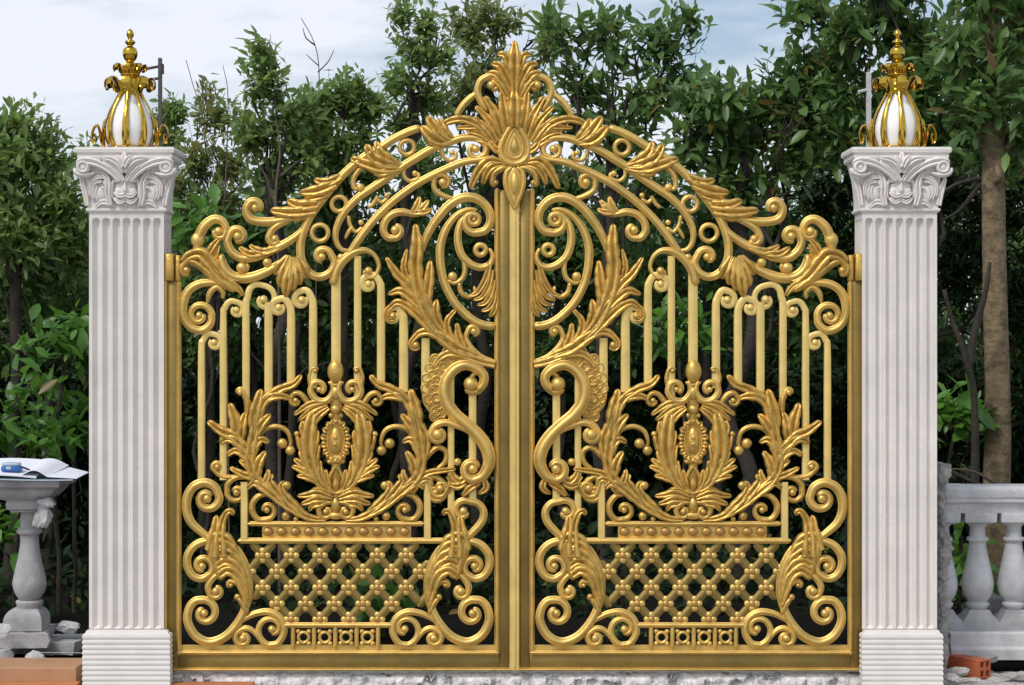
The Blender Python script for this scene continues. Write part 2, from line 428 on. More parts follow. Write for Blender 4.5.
def lobe(g):
    g.stroke([(306, 516), (294, 505), (284, 494), (281.5, 486), (285, 481)], [5, 9, 9, 8, 5], 'leaf', -.006); g.dome(287, 485.5, 4.4, y=-.008)
    g.dome(285.8, 516, 4.4, y=-.002); g.dome(296, 519, 2.6, y=-.002)
part('curled_lobe', lobe, 'gold_leaf', ax=AXM)
def budbr(g):
    g.stroke([(257, 438), (265, 429), (277, 426.5), (287, 431), (291, 442), (289, 448)], [6, 5.5, 5, 5, 4, 3], 'bead', -.003)
    g.dome(282.4, 443.5, 5.2, y=-.005); g.dome(290.4, 450.5, 5., y=-.004)
part('bud_branch', budbr, 'gold_leaf', ax=AXM)
# the cartouche in the middle
def cart(g):
    g.stroke([(336, 519), (336, 380)], [10, 12, 9, 9, 12, 10], 'round', .003, .0, 3)
    g.dome(336, 441, 13.5, 20.5, .004, 4)
CART = part('cartouche', cart, 'gold_leaf')
def oval(g):
    g.ring(336, 440.5, 8.6, 3.4, 17.5, -.008); g.dome(336, 440.5, 6.4, 14, -.006, 5); g.ring(336, 440.5, 3.6, 2, 6.5, -.018)
    g.dome(336, 437, 2.6, y=-.022); g.dome(336, 444, 2.2, y=-.022)
g = G(); oval(g); sub(CART, g, 'cameo', 'gold_leaf')
g = G()
for i in range(16):
    a = 2 * math.pi * (i + .5) / 16
    g.tear([(336 + 9 * math.cos(a), 441 + 17 * math.sin(a)), (336 + 12.5 * math.cos(a), 441 + 20 * math.sin(a)), (336 + 16.2 * math.cos(a), 441 + 23 * math.sin(a))], 7.6, 'leaf', -.006, .4)
sub(CART, g, 'petal_border', 'gold_leaf')
g = G(); g.dome(335.6, 371.5, 8.2, 11.5, -.004, 6.5, 6, 18); g.stroke([(328, 382), (336, 385), (344, 382)], [3, 5, 3], 'bead', -.006); g.dome(336, 393, 5, 7, -.008); g.dome(336, 409, 5.5, 5, -.010, 5)
g.dome(331, 415.5, 2.6, y=-.008); g.dome(341, 415.5, 2.6, y=-.008)
sub(CART, g, 'finial', 'gold_leaf')
g = G(); g.stroke([(326.5, 461.5), (345.5, 461.5)], 5, 'bead', -.006); g.stroke([(329, 457), (343, 457)], 3.4, 'bead', -.007); g.drop(336.2, 466, 493, 10.5, 4, -.007); g.drop(336.2, 474, 490, 5, 5, -.008, solid=True)
g.dome(336, 504.5, 4.6, 8, -.006, 5); g.dome(336, 515.5, 9, 4, -.004, 4)
sub(CART, g, 'lower_bud', 'gold_leaf')
for m in (0, 1):
    def side(fn, nm):
        g = G(); fn(g)
        if m: g.mirror(AXM)
        sub(CART, g, nm, 'gold_leaf' if nm != 'volute' else 'gold')
    side(lambda g: g.scroll([(331, 380), (333.5, 391), (327, 400.5), (317, 400), (311, 392), (312.5, 384)], [4, 6.5, 7, 7, 6], (319.5, 389.5), 3, .6, 'bead', -.007), 'volute')
    side(lambda g: g.scroll([(312, 390), (309.5, 379), (311, 371.5)], [5, 4.5, 4], (315.5, 371), 2.6, .5, 'bead', -.003), 'tendril')
    def feathers(g):
        for q in ([(327, 402), (311, 404), (294, 415)], [(327, 404), (313, 409), (298.5, 420.5)], [(328, 406), (316, 413), (305, 425)], [(329, 408), (319, 416), (312, 428)]):
            g.tear(q, 7, 'leaf', -.006, .4)
        g.scroll([(309, 404), (302, 395), (295, 393), (290.5, 398)], [6, 5.5, 5, 4.5], (296, 400.5), 3, .6, 'bead', -.004)
    side(feathers, 'feather')
    def sl(g):
        g.stroke([(334, 492), (322, 485), (313, 470), (308.5, 450), (309.5, 430), (313, 412)], [5, 9, 13, 15, 14, 9], 'leaf', -.004, .36)
        for q, w in (([(316, 478), (305, 467), (294, 458.5)], 8), ([(317, 480), (305, 471), (292, 466)], 8), ([(319, 482), (308, 477), (297, 475.5)], 7.5), ([(313, 468), (304, 458), (300, 450)], 8), ([(327, 488), (321, 476), (320, 460)], 7.5), ([(331, 490), (327, 480), (326, 469)], 6.5), ([(316, 468), (316.5, 455), (319.5, 444)], 7), ([(312, 452), (316, 440), (318, 430)], 7), ([(308, 440), (303, 430), (303, 420)], 7)):
            g.tear(q, w, 'leaf', -.007, .42)
        g.stroke([(307, 460), (300, 447), (297, 435)], [5, 5, 4], 'bead', -.005); g.dome(297, 434, 3, y=-.006)
    side(sl, 'leaf')
    def sl2(g):
        for q, w in (([(333, 498), (318, 493), (307, 495), (297.5, 496)], 8), ([(328, 500), (316, 499), (308, 502), (301, 504)], 8), ([(326, 503), (314, 505), (309, 511)], 7), ([(331, 494), (321, 490), (312, 489)], 6)):
            g.tear(q, w, 'leaf', -.006, .42)
        g.scroll([(334, 502), (325, 503), (319, 509), (321, 516)], [4, 5.5, 5.5, 5], (326, 511.5), 3.2, .7, 'bead', -.007)
    side(sl2, 'leaf')

# --- the scaled S scroll beside the meeting stile
def ess(g):
    p = [(476, 391), (483, 384), (483.4, 375), (475, 367.5), (463, 365), (452, 371.5), (445, 384), (446, 400), (455, 414), (468, 425), (480, 437), (487.6, 450), (489, 463), (483, 475), (474, 479.5)]
    w = [8, 9.5, 10, 10.5, 11, 12, 12.5, 13, 13, 12.5, 13, 14, 13, 11, 9]
    g.scroll(p, w, (473, 468.5), 5.2, .75, 'bead', -.012, .5)
    g.scroll([(470, 378), (478, 372), (484, 379), (481, 387)], [4, 5, 7, 8], (471, 384), 7.4, .35, 'bead', -.008)
    g.scroll([(474, 434), (460, 426.5), (446, 422.5), (435, 426), (430.5, 434)], [4, 7, 7, 6.5], (438, 434.5), 6.0, .75, 'bead', -.014)
ES = part('dolphin_scroll', ess)
g = G()
for r_, n_, off in ((5, 9, 0), (10.5, 9, .5), (16, 9, 0)):
    arc = cr([(462, 361), (448, 364), (440, 374), (436.5, 388), (438, 402), (444, 415), (448, 420)], .8)
    tg = np.gradient(arc, axis=0); tg /= np.linalg.norm(tg, axis=1)[:, None]; nm = np.stack([tg[:, 1] * -1, tg[:, 0]], 1)
    if nm[len(nm) // 2][0] > 0: nm = -nm
    for i in range(n_):
        t = (i + off + .4) / (n_ + .6); j = int(t * (len(arc) - 1)); f = math.sin(min(1, .25 + t * .9) * math.pi)**.4 if t < .8 else .75
        c = arc[j] + nm[j] * (r_ - 4) * f
        g.dome(c[0], c[1], 5.6, 5.6, .002 - (16 - r_) * .0003, 1.7, 4, 12); g.ring(c[0], c[1], 4.6, 2.3, y=-.003 - (16 - r_) * .0004, n=16)
sub(ES, g, 'scales', 'gold_leaf')
part('scroll', lambda g: g.stroke([(495, 364.5), (480, 361), (464, 354.5), (450, 353), (440, 358), (433, 368)], [8, 8.5, 9, 9, 7, 3], 'leaf', -.004))
part('scroll', lambda g: g.scroll([(495, 362), (481, 356.5), (471, 347.5), (466, 338), (468.5, 329.5)], [4, 5.5, 5.5, 5], (474, 331.5), 3.8, .75))
def kleaf(g):
    g.scroll([(476, 356), (458, 349), (444, 339), (431, 332), (420, 333), (412.5, 340)], [8, 12, 13, 11, 8, 5], (416, 345), 3.6, .6, 'leaf', -.005)
    g.tear([(466, 353), (451, 338), (447, 322), (456, 309.5)], 8, 'leaf', -.004, .42)
    g.tear([(467, 353), (459, 338), (457, 323)], 8, 'leaf', -.004, .42)
    g.tear([(462, 356), (450, 346), (443, 334)], 7, 'leaf', -.006, .42)
part('acanthus_leaf', kleaf, 'gold_leaf')
def seaweed(g):
    for q, w in (([(470, 472), (461, 481), (455, 478), (451, 470)], 8), ([(480, 482), (470, 488), (462, 496)], 8), ([(484, 478), (486, 488), (478, 494)], 7), ([(466, 482), (458, 486), (449, 484)], 8)):
        g.tear(q, w, 'leaf', -.003, .42)
    g.dome(457.5, 462, 4, y=-.004)
    g.stroke([(412, 482), (428, 473), (446, 470), (456, 469)], [5, 7, 6, 4], 'leaf', -.004)
    g.stroke([(418, 470), (428, 455), (438, 447.5), (446, 452), (445, 462), (436, 470)], [5, 6, 6, 5, 5, 4], 'bead', -.002)
    g.scroll([(432, 476), (430, 486), (434, 495), (442, 496), (448, 488)], [5, 6, 6, 6, 5], (440.5, 488.5), 4.4, .45, 'bead', -.004)
    g.stroke([(412, 494), (419, 482), (428, 479), (432, 487)], [4, 7, 7, 5], 'leaf', -.004)
    g.stroke([(448, 476), (452, 484), (448, 494)], [5, 5, 3], 'leaf', -.003)
    g.stroke([(420, 425), (426, 440), (423, 460), (414, 476)], [9, 9, 8, 6], 'leaf', -.004)
part('acanthus_leaf', seaweed, 'gold_leaf')

# --- big acanthus at the foot of the inner C scroll
def tall(g):
    g.stroke([(446, 338), (434, 326), (424, 306), (417.5, 285), (415.5, 265), (417, 245), (415.5, 224)], [9, 12, 13, 14, 14, 12, 5], 'leaf', -.006, .4)
    for q, w in (([(440, 332), (425, 308), (409, 286), (397, 274), (386, 257.5)], 10), ([(424, 306), (410, 284), (404, 268), (407, 249)], 7), 
                 ([(444, 336), (426, 312), (411, 297.5), (400, 291), (388, 294.5)], 11), ([(433, 322), (427, 302), (429, 280), (430.5, 260.5)], 11), ([(443, 330), (436, 314), (437, 299)], 9)):
        g.stroke(q, [w * .5, w * .8, w, w, w * .85, w * .35], 'leaf', -.006, .42)
    g.scroll([(446, 342), (430, 327), (418, 315), (407, 306), (397, 302.5), (389.5, 308)], [9, 10, 11, 10, 8, 5], (393, 316), 3.4, .5, 'leaf', -.005)
part('acanthus_leaf', tall, 'gold_leaf')

# --- inner C scrolls
part('scroll', lambda g: g.scroll([(420, 254), (426, 238), (435, 222), (449, 205.5), (464, 197.5), (478, 199.5), (488, 209), (490.5, 221), (485, 230.5), (475, 233)], [6, 8, 9, 9.5, 9.5, 9, 8.5, 8], (474, 219.5), 2.2, .7))
part('ring', lambda g: g.ring(474, 219.3, 5.2, 5, y=-.004))
part('scroll', lambda g: g.stroke([(478, 210), (468, 209.5), (456, 216), (446, 229), (440.5, 246), (440.5, 264), (444.5, 283), (453, 300), (463, 312), (475, 321.5), (486, 325.5), (496, 326)], [3, 6, 8, 8.5, 8.5, 8.5, 8.5, 8.5, 8]))
part('scroll', lambda g: g.stroke([(468, 213), (461, 222), (458, 234), (458.6, 246), (463, 257), (472, 265), (482, 267.5), (490, 264), (492.5, 256), (489, 248)], [3, 6, 7.5, 8, 8, 8, 7.5, 7, 5, 3]))
part('ring', lambda g: g.ring(480.6, 250, 5, 5.2, y=-.003))
part('scroll', lambda g: g.stroke([(463, 259), (465, 270), (462, 279), (454, 283), (448, 280)], [3, 5, 5, 4.5, 3]) and g.dome(452.5, 276.5, 4.6, y=-.003))
def shell(g):
    g.stroke([(459, 282), (461, 292), (468, 297), (475, 293), (474, 286)], [4, 5, 5, 4.5, 3], 'bead')
    for i, q in enumerate(([(490, 262), (486, 278), (477, 293), (468, 296)], [(492, 270), (489, 285), (482, 297), (473, 300)], [(494, 280), (491, 293), (485, 303), (477, 305)], [(495, 290), (493, 302), (488, 309), (481, 311)], [(496, 302), (494, 311), (489, 317)])):
        g.stroke(q, [5, 6.5, 6, 3], 'leaf', -.003 - i * .0006)
part('shell', shell, 'gold_leaf')
part('scroll', lambda g: g.scroll([(454, 199), (443, 195.5), (435, 189.5), (433.6, 181)], [4, 5.5, 5.5, 5], (442.8, 182.5), 4.4, .8))

# --- the arched rails
part('arch_rail', lambda g: g.scroll([(421, 127.5), (408, 132), (394, 139), (380, 148), (366, 156), (354, 165), (342, 176), (330, 190), (319, 204), (310, 217), (303.5, 232), (300.5, 247), (302, 261), (309, 272.5), (320, 277), (330, 272.5), (334.5, 263), (331, 254)], [8, 8, 8.5, 8.5, 8.5, 8.5, 8.5, 8.5, 8.5, 8.5, 8, 7], (322, 257), 4.2, .7))
part('arch_rail', lambda g: g.scroll([(349, 251), (341, 249), (336, 240), (337, 227), (345, 211.5), (358, 198), (370, 189.5), (384, 180), (400, 168.5), (414, 159.5), (431, 149.5), (448, 142.5), (463, 138), (477, 138.5), (485.5, 145.5), (485, 154), (478, 158)], [4, 6, 8, 8, 8.5, 8.5, 8.5, 8.5, 8, 7, 6], (475.6, 149), 4.2, .5))
part('arch_rail', lambda g: g.stroke([(492, 158), (478, 160), (463, 162.5), (442, 171), (421, 181.5), (408, 190), (393, 201.5), (376, 218), (363, 234), (354, 247), (349, 256)], [7, 8, 8, 8, 8]))
part('scroll', lambda g: g.scroll([(333, 286), (336.5, 272), (343, 261), (354, 252.5), (366, 250.5), (375, 256), (379, 266), (377, 273)], [9, 9.5, 9.5, 9, 7.5, 5, 4, 4], (368.5, 271), 4.2, .5))
def hang(g):
    g.scroll([(424, 214), (414, 214.5), (403, 212), (392, 214.5), (385, 222), (383.5, 231), (388, 237.6), (395.5, 238)], [3, 6, 7.5, 8, 8, 7.5, 7], (395, 230), 4.4, .5)
    for q in ([(412, 214), (417, 206), (420, 196.5)], [(413, 215), (422, 209), (429, 200)], [(413, 213), (425, 212), (432, 209)]): g.tear(q, 7, 'leaf', -.003, .42)
    g.dome(423, 206, 3.6, y=-.005)
part('scroll', hang)
for cx, cy, r_ in ((339, 204, 7.4), (320, 233, 8.2), (407, 147.5, 7.2)): part('ring', lambda g: g.ring(cx, cy, r_, 4.6))
for q, w_, bl in (([(370, 164), (360, 169), (354, 178), (354, 188), (360, 189)], [3, 5.5, 5.5, 5, 4], (360.5, 187.6, 4.2)), ([(368, 208), (373, 204), (378, 196), (377, 199), (382, 202.5), (388, 198)], 4, (387, 195.5, 2.8)),
                  ([(348, 215), (350, 225), (356, 232), (363, 227)], 4, (361, 222.5, 2.8)), ([(345, 239), (348, 233), (353, 226)], [2.4, 4, 4], None), ([(404, 166), (404, 176), (410, 181), (418, 178), (418, 172)], 4, (415, 173.5, 3)),
                  ([(441, 147), (443, 156), (449, 160.5), (456, 157), (455, 151)], 4, (452, 153, 2.8))):
    def tendril(g):
        g.stroke(q, w_)
        if bl: g.dome(bl[0], bl[1], bl[2], y=-.003)
    part('tendril', tendril)
part('ball_stud', lambda g: g.dome(341, 257.5, 4, y=.002))
# --- outer leaves along the arch
def aleaf1(g):
    for q, w in (([(341, 177), (328, 183), (314, 180)], 11), ([(336, 184), (318, 191), (300, 193)], 13), ([(327, 195), (315, 198), (304, 200)], 10), ([(318, 205), (301, 206), (287, 200.5)], 13), ([(316, 211), (293, 213), (270.5, 210.5)], 13), ([(308, 216), (292, 218), (280, 219)], 9)):
        g.stroke(q, [w * .7, w, w * .85, w * .45], 'leaf', -.003 - w * .0002, .4)
part('acanthus_leaf', aleaf1, 'gold_leaf')
part('scroll', lambda g: g.scroll([(312, 210), (301, 215), (288, 219), (273, 221.5), (259, 221.5), (249.5, 218), (246.5, 209), (250, 202.5)], [5, 7, 8.5, 9, 9, 9, 8.5], (255.5, 208), 4.6, .5))
part('scroll', lambda g: g.scroll([(300, 216), (285, 221.5), (274, 228), (269, 236.5)], [5, 7, 7.5, 7], (275, 239), 4.2, .55))
part('scroll', lambda g: g.scroll([(308, 222), (300, 233), (288, 242), (272, 250), (256, 256.5), (242, 258), (232, 252), (227.5, 242), (230, 233)], [6, 7.5, 8, 9, 9.5, 9.5, 9, 8.5, 7.5], (238, 236.5), 4.8, .8))
part('acanthus_leaf', lambda g: [g.tear(q, w, 'leaf', -.006, .42) for q, w in (([(281, 247), (264, 252), (249, 245.5)], 8), ([(266, 254), (250, 254), (239, 247)], 8))], 'gold_leaf')
part('scroll', lambda g: g.stroke([(291, 256), (279, 264.5), (264, 273), (248, 278), (234, 276.5), (225, 269), (221.5, 259), (223.5, 254.5)], [5, 8, 9, 10, 10.5, 10, 10, 8], 'bead'))
part('ball_stud', lambda g: g.dome(242, 268, 5.8, y=-.002) and g.stroke([(246, 262), (248, 267), (246, 273)], [2, 4, 2]))
part('ball_stud', lambda g: g.dome(267.3, 262.5, 4.8, y=-.002))
part('scroll', lambda g: g.scroll([(197, 254), (199, 239), (204, 227), (213.5, 219.5), (222, 221), (226.5, 229), (224, 236.5)], [7, 10, 10.5, 10, 9, 7.5, 6.5], (218.8, 231.5), 4.8, .45) and g.dome(198, 240, 7, 8, -.004))
def corner(g):
    g.stroke([(206, 262), (210, 252), (215, 244), (221, 238)], [6, 8, 7, 3], 'leaf', -.003); g.stroke([(213, 262), (217, 252), (220, 244)], [5, 6, 2], 'leaf', -.002)
    g.stroke([(183, 262), (190, 256), (201, 254), (210, 262), (219, 274), (229, 283), (241, 292)], [7, 11, 14, 13, 11, 9, 3], 'leaf', -.006, .4)
    g.scroll([(236, 291), (222, 283), (210, 273), (198, 264), (189, 261), (183, 266)], [5, 8, 9, 9, 8, 6], (187, 270.5), 4.2, .5, 'bead', -.004)
    g.tear([(205, 265), (220, 276), (236, 286), (244, 296)], 8, 'leaf', -.007, .4)
    g.stroke([(222, 262), (226, 273), (236, 279), (246, 279)], [4, 6, 6, 3], 'leaf', -.007)
part('acanthus_leaf', corner, 'gold_leaf')
part('scroll', lambda g: g.scroll([(224, 284), (211, 282.5), (198, 284.5), (188, 292), (183.6, 304), (184, 317), (191, 327), (202, 330.5), (210.5, 324), (212, 314.5)], [5, 7.5, 8.5, 9, 9, 8.5, 8.5, 8, 7], (199.5, 315.5), 4, 1.05))
part('tendril', lambda g: g.stroke([(207, 304), (210, 293), (217, 287), (223, 292), (222, 299)], [2, 5.5, 6.5, 6, 3]))
def palm(g):
    for i_, (tx, ty) in enumerate(((274, 275), (279.5, 287), (285.5, 297), (293, 291), (300.5, 285), (308, 279))):
        g.stroke([(293 + (i_ - 2.5) * 1.6, 257), ((293 + tx) / 2 + (tx - 290) * .16, (258 + ty) / 2), (tx, ty)], [7, 9, 11, 12, 10, 4], 'leaf', -.004 - (i_ % 2) * .002, .36)
part('palmette', palm, 'gold_leaf')
def aleaf2(g):
    for q, w in (([(404, 167), (388, 165), (374, 158.5), (366, 144.5)], 13), ([(404, 168), (386, 169.5), (368, 165), (350.5, 158.5)], 13), ([(402, 166), (389, 160), (380, 152), (376.5, 141.5)], 11.5), ([(398, 169), (384, 173), (372, 172)], 10)):
        g.stroke(q, [w * .35, w * .8, w, w * .8, w * .5], 'leaf', -.005, .42)
part('acanthus_leaf', aleaf2, 'gold_leaf')
def aleaf3(g):
    for q, w in (([(452, 142), (440, 134), (427, 116.5)], 13), ([(450, 144), (435, 140), (421, 126)], 13), ([(454, 141), (444, 132), (438.5, 118.5)], 11.5), ([(456, 141), (448, 136), (444, 126)], 9)):
        g.stroke(q, [w * .35, w * .8, w, w * .8, w * .5], 'leaf', -.005, .42)
    for q in ([(442, 131), (447, 122.5), (462, 119.5), (478, 125), (489, 136), (494, 146)], ): g.stroke(q, [4, 7, 8, 9, 9, 5], 'leaf', -.005, .42)
    for q in ([(496, 146), (482, 135), (466, 131)], [(496, 150), (486, 142), (475, 140)], [(490, 137), (478, 128), (468, 127.5), (456, 128)]): g.tear(q, 6.5, 'leaf', -.005, .42)
part('acanthus_leaf', aleaf3, 'gold_leaf')

# --- right leaf: the same leaf turned over (its crest and centre strip stay with the left one)
RIGHT = copy_tree(LEFT)
RIGHT.location.x = -hinge[0]; RIGHT.scale.x = -1
tag(RIGHT, 'right leaf of the golden scrollwork gate, shut against the centre strip', 'gate', 'leaves of the double gate')

# --- centre strip and crest (on the left leaf)
def strip(g):
    g.stroke([(AX, 186), (AX, 670)], 10.4, 'flat', .012, .0, 6.4)
    g.stroke([(AX, 186), (AX, 669)], 4.6, 'bead', -.010, .0, 1.6)
part('centre_strip', strip, 'gold_bar')
def crest(g):
    g.stroke([(AX, 175), (AX, 80)], [14, 24, 22, 12], 'round', .010, .0, 3)
CR = part('crest', crest, 'gold_leaf')
g = G(); g.drop(AX, 122, 164, 18.5, 6, -.016); g.drop(AX, 129, 158.5, 11, 4, -.018); g.drop(AX, 135, 154, 6, 6, -.02, solid=True); g.drop(AX, 122, 165, 19, 4, -.010, solid=True)
sub(CR, g, 'medallion', 'gold')
g = G()
g.stroke([(AX, 206), (AX, 192), (AX, 178), (AX, 168)], [2, 13, 17, 12], 'round', -.014, .0, 3)
for sd in (-1, 1):
    g.stroke([(AX, 210), (AX + sd * 5.5, 196), (AX + sd * 9, 184), (AX + sd * 8, 173), (AX + sd * 2, 167)], [3, 4.5, 5, 5, 4], 'bead', -.018)
g.dome(AX, 184, 4.4, 12, -.020, 5)
sub(CR, g, 'pendant', 'gold')
def half(fn, nm, m='gold_leaf'):
    for sd in (0, 1):
        g = G(); fn(g)
        if sd: g.mirror(AX)
        sub(CR, g, nm, m)
def pal(g):
    for q, w in (([(514, 84), (509, 66), (505, 56), (497, 55)], 8.5), ([(513, 92), (505, 75), (499, 66), (491, 64.5)], 9), ([(511, 98), (502, 82), (496, 75), (487.5, 73)], 9), ([(509, 102), (504, 92), (499, 84), (491, 79)], 8)):
        g.stroke(q, [w * .5, w * .85, w, w * .95, w * .5], 'leaf', -.010, .42)
half(pal, 'palmette')
g = G(); g.stroke([(AX, 96), (AX, 74), (AX, 58), (AX, 47), (AX, 41)], [7, 9, 13, 12, 4], 'leaf', -.014, .42); g.stroke([(AX, 128), (AX, 108), (AX, 96), (AX, 84)], [10, 14, 11, 1], 'leaf', -.015, .42)
sub(CR, g, 'palmette', 'gold_leaf')
half(lambda g: g.scroll([(488, 112), (481, 102), (477.5, 92), (480.5, 81.5), (489, 76)], [5, 6.5, 7, 7, 6.5], (491.5, 85.5), 4.6, .55, 'bead', -.006), 'volute', 'gold')
half(lambda g: g.stroke([(456, 117), (462, 107), (470, 98.5), (479, 92)], [6, 7, 7, 5], 'bead', .0), 'brace', 'gold')
def rays(g):
    for q, w in (([(508, 134), (504, 112), (501.5, 91)], 11), ([(503, 138), (497, 118), (484.5, 96.5)], 10), ([(500, 141), (490, 122), (475.5, 106.5)], 9), ([(497, 143), (488, 130), (473, 117)], 8), ([(500, 128), (496, 112), (492, 104)], 7), ([(509, 124), (510, 108), (508, 96)], 8)):
        g.stroke(q, [w * .6, w, w, w * .7, w * .5], 'leaf', -.010, .42)
    g.stroke([(500, 152), (494, 148), (489, 140)], [7, 7, 4], 'leaf', -.008)
half(rays, 'spray')
def drops(g):
    for q, w in (([(505, 163), (490, 161), (479, 171), (470, 189)], 10), ([(506, 164), (493, 167), (486, 175), (482.5, 185)], 9), ([(500, 162), (486, 166), (476, 180)], 7)):
        g.stroke(q, [w * .4, w * .8, w, w * .8, w * .5], 'leaf', -.009, .42)
    g.scroll([(512, 168), (502, 168.5), (494, 174), (492.5, 182)], [4, 7, 7, 6], (496, 183), 2.6, .3, 'bead', -.010)
half(drops, 'drop_leaf')

# ================================================================== PILLARS
def rectstack(prof, cx, y0, hw, hd, cyo=0.):
    """square mouldings: prof = [(z, offset)], half width hw, half depth hd around (cx, y0)"""
    V = []; F = []
    for z, o in prof:
        V += [(cx - hw - o, y0 - hd - o, z), (cx + hw + o, y0 - hd - o, z), (cx + hw + o, y0 + hd + o, z), (cx - hw - o, y0 + hd + o, z)]
    n = len(prof)
    for i in range(n - 1):
        for j in range(4): F.append([i * 4 + j, i * 4 + (j + 1) % 4, (i + 1) * 4 + (j + 1) % 4, (i + 1) * 4 + j])
    F.append([3, 2, 1, 0]); F.append([(n - 1) * 4 + j for j in range(4)])
    return np.array(V), F
def Z(py): return (GY - py) * S
def X(px): return (px - AX) * S
PXC = 127.5
SHW, SHD, SHY = 37.3 * S, .082, .062       # shaft half width, half depth, centre depth
def fluted(width, zb, zt, n, sp):
    """one fluted face as a height field: columns across, rows up; returns (u, z, depth) grid"""
    r_ = 3.7 * S
    us = []
    cs = [(i - (n - 1) / 2) * sp for i in range(n)]
    us = [-width / 2, width / 2]
    for c in cs: us += [c + r_ * math.sin(a) for a in np.linspace(-math.pi / 2, math.pi / 2, 13)]
    us = np.array(sorted(us))
    zs = [zb, zb + .01] + [zb + .01 + r_ * math.sin(a) for a in np.linspace(.1, math.pi / 2, 5)] + list(np.linspace(zb + .06, zt - .06, 4)) + [zt - .022 - r_ * (1 - math.sin(a)) for a in np.linspace(0, math.pi / 2, 9)] + [zt - .0215, zt]
    zs = np.array(sorted(zs)); zc0, zc1 = zb + .012 + r_, zt - .022 - r_
    U, ZZ = np.meshgrid(us, zs); dep = np.zeros_like(U)
    for c in cs:
        dz = np.where(ZZ > zc1, ZZ - zc1, np.where(ZZ < zc0, 0, 0)); ok = (ZZ > zb + .009)
        q = 1 - ((U - c)**2 + dz**2) / (r_ * 1.001)**2
        dep = np.maximum(dep, np.where(ok & (q > 0), 1.5 * r_ * np.sqrt(np.clip(q, 0, 1)), 0))
    return U, ZZ, dep
def shaft_mesh(cx):
    V = []; F = []; zb, zt = Z(628), Z(212.5)
    for side in range(4):
        w = (SHW if side % 2 == 0 else SHD) * 2; n = 7 if side % 2 == 0 else 4
        U, ZZ, dep = fluted(w, zb, zt, n, 10.15 * S)
        hd = SHD if side % 2 == 0 else SHW
        off = len(V); h, wn = U.shape
        for i in range(h):
            for j in range(wn):
                u, d = U[i, j], hd - dep[i, j]
                x, y = [(u, -d), (d, u), (-u, d), (-d, -u)][side]
                V.append((cx + x, SHY + y, ZZ[i, j]))
        F += [[off + i * wn + j, off + i * wn + j + 1, off + (i + 1) * wn + j + 1, off + (i + 1) * wn + j] for i in range(h - 1) for j in range(wn - 1)]
    b = len(V)
    for z in (zb, zt): V += [(cx - SHW, SHY - SHD, z), (cx + SHW, SHY - SHD, z), (cx + SHW, SHY + SHD, z), (cx - SHW, SHY + SHD, z)]
    F += [[b + 3, b + 2, b + 1, b], [b + 4, b + 5, b + 6, b + 7]]
    return V, F

def pillar(pxc, x0, x1, label, inner):
    cx = X(pxc)
    o = empty('gate_pillar', (cx, SHY, GZ), label, 'pillar', 'pillars of the gate')
    V, F = shaft_mesh(cx); link('shaft', V, F, 'stone', o, angle=30)
    # ribbed base: front slab laps the gate, rear block stays clear of it
    prof = []; n = 10; zt, zb = Z(631.5), GZ
    for i in range(n + 1):
        z0 = zb + (zt - zb) * i / (n + 1); h = (zt - zb) / (n + 1)
        for t in (0, .12, .35, .65, .88): prof.append((z0 + h * t, (.0034) * math.sin(math.pi * min(1, max(0, t / .9)))**.6 if t else 0.))
    prof.append((zt, 0)); prof.append((zt + .002, -.006)); prof.append((Z(628.3), -.010))
    xa, xb = P(x0, 0, -.072)[0], P(x1, 0, -.072)[0]
    V, F = rectstack(prof, (xa + xb) / 2, -.046, (xb - xa) / 2, .026)
    xi0, xi1 = (xa, X(163.8)) if inner > 0 else (X(865.2), xb)
    V2, F2 = rectstack(prof, (xi0 + xi1) / 2, .073, (xi1 - xi0) / 2 - .004, .085)
    link('base', np.vstack([V, V2]), F + [[i + len(V) for i in q] for q in F2], 'stone', o, angle=30)
    return o
L_PIL = pillar(PXC, 83, 169.5, 'left white fluted pillar with carved capital and ribbed base, nearest the notebook', 1)
R_PIL = pillar(898.6, 862.6, 942.5, 'right white fluted pillar with carved capital and ribbed base, next to the balustrade', -1)

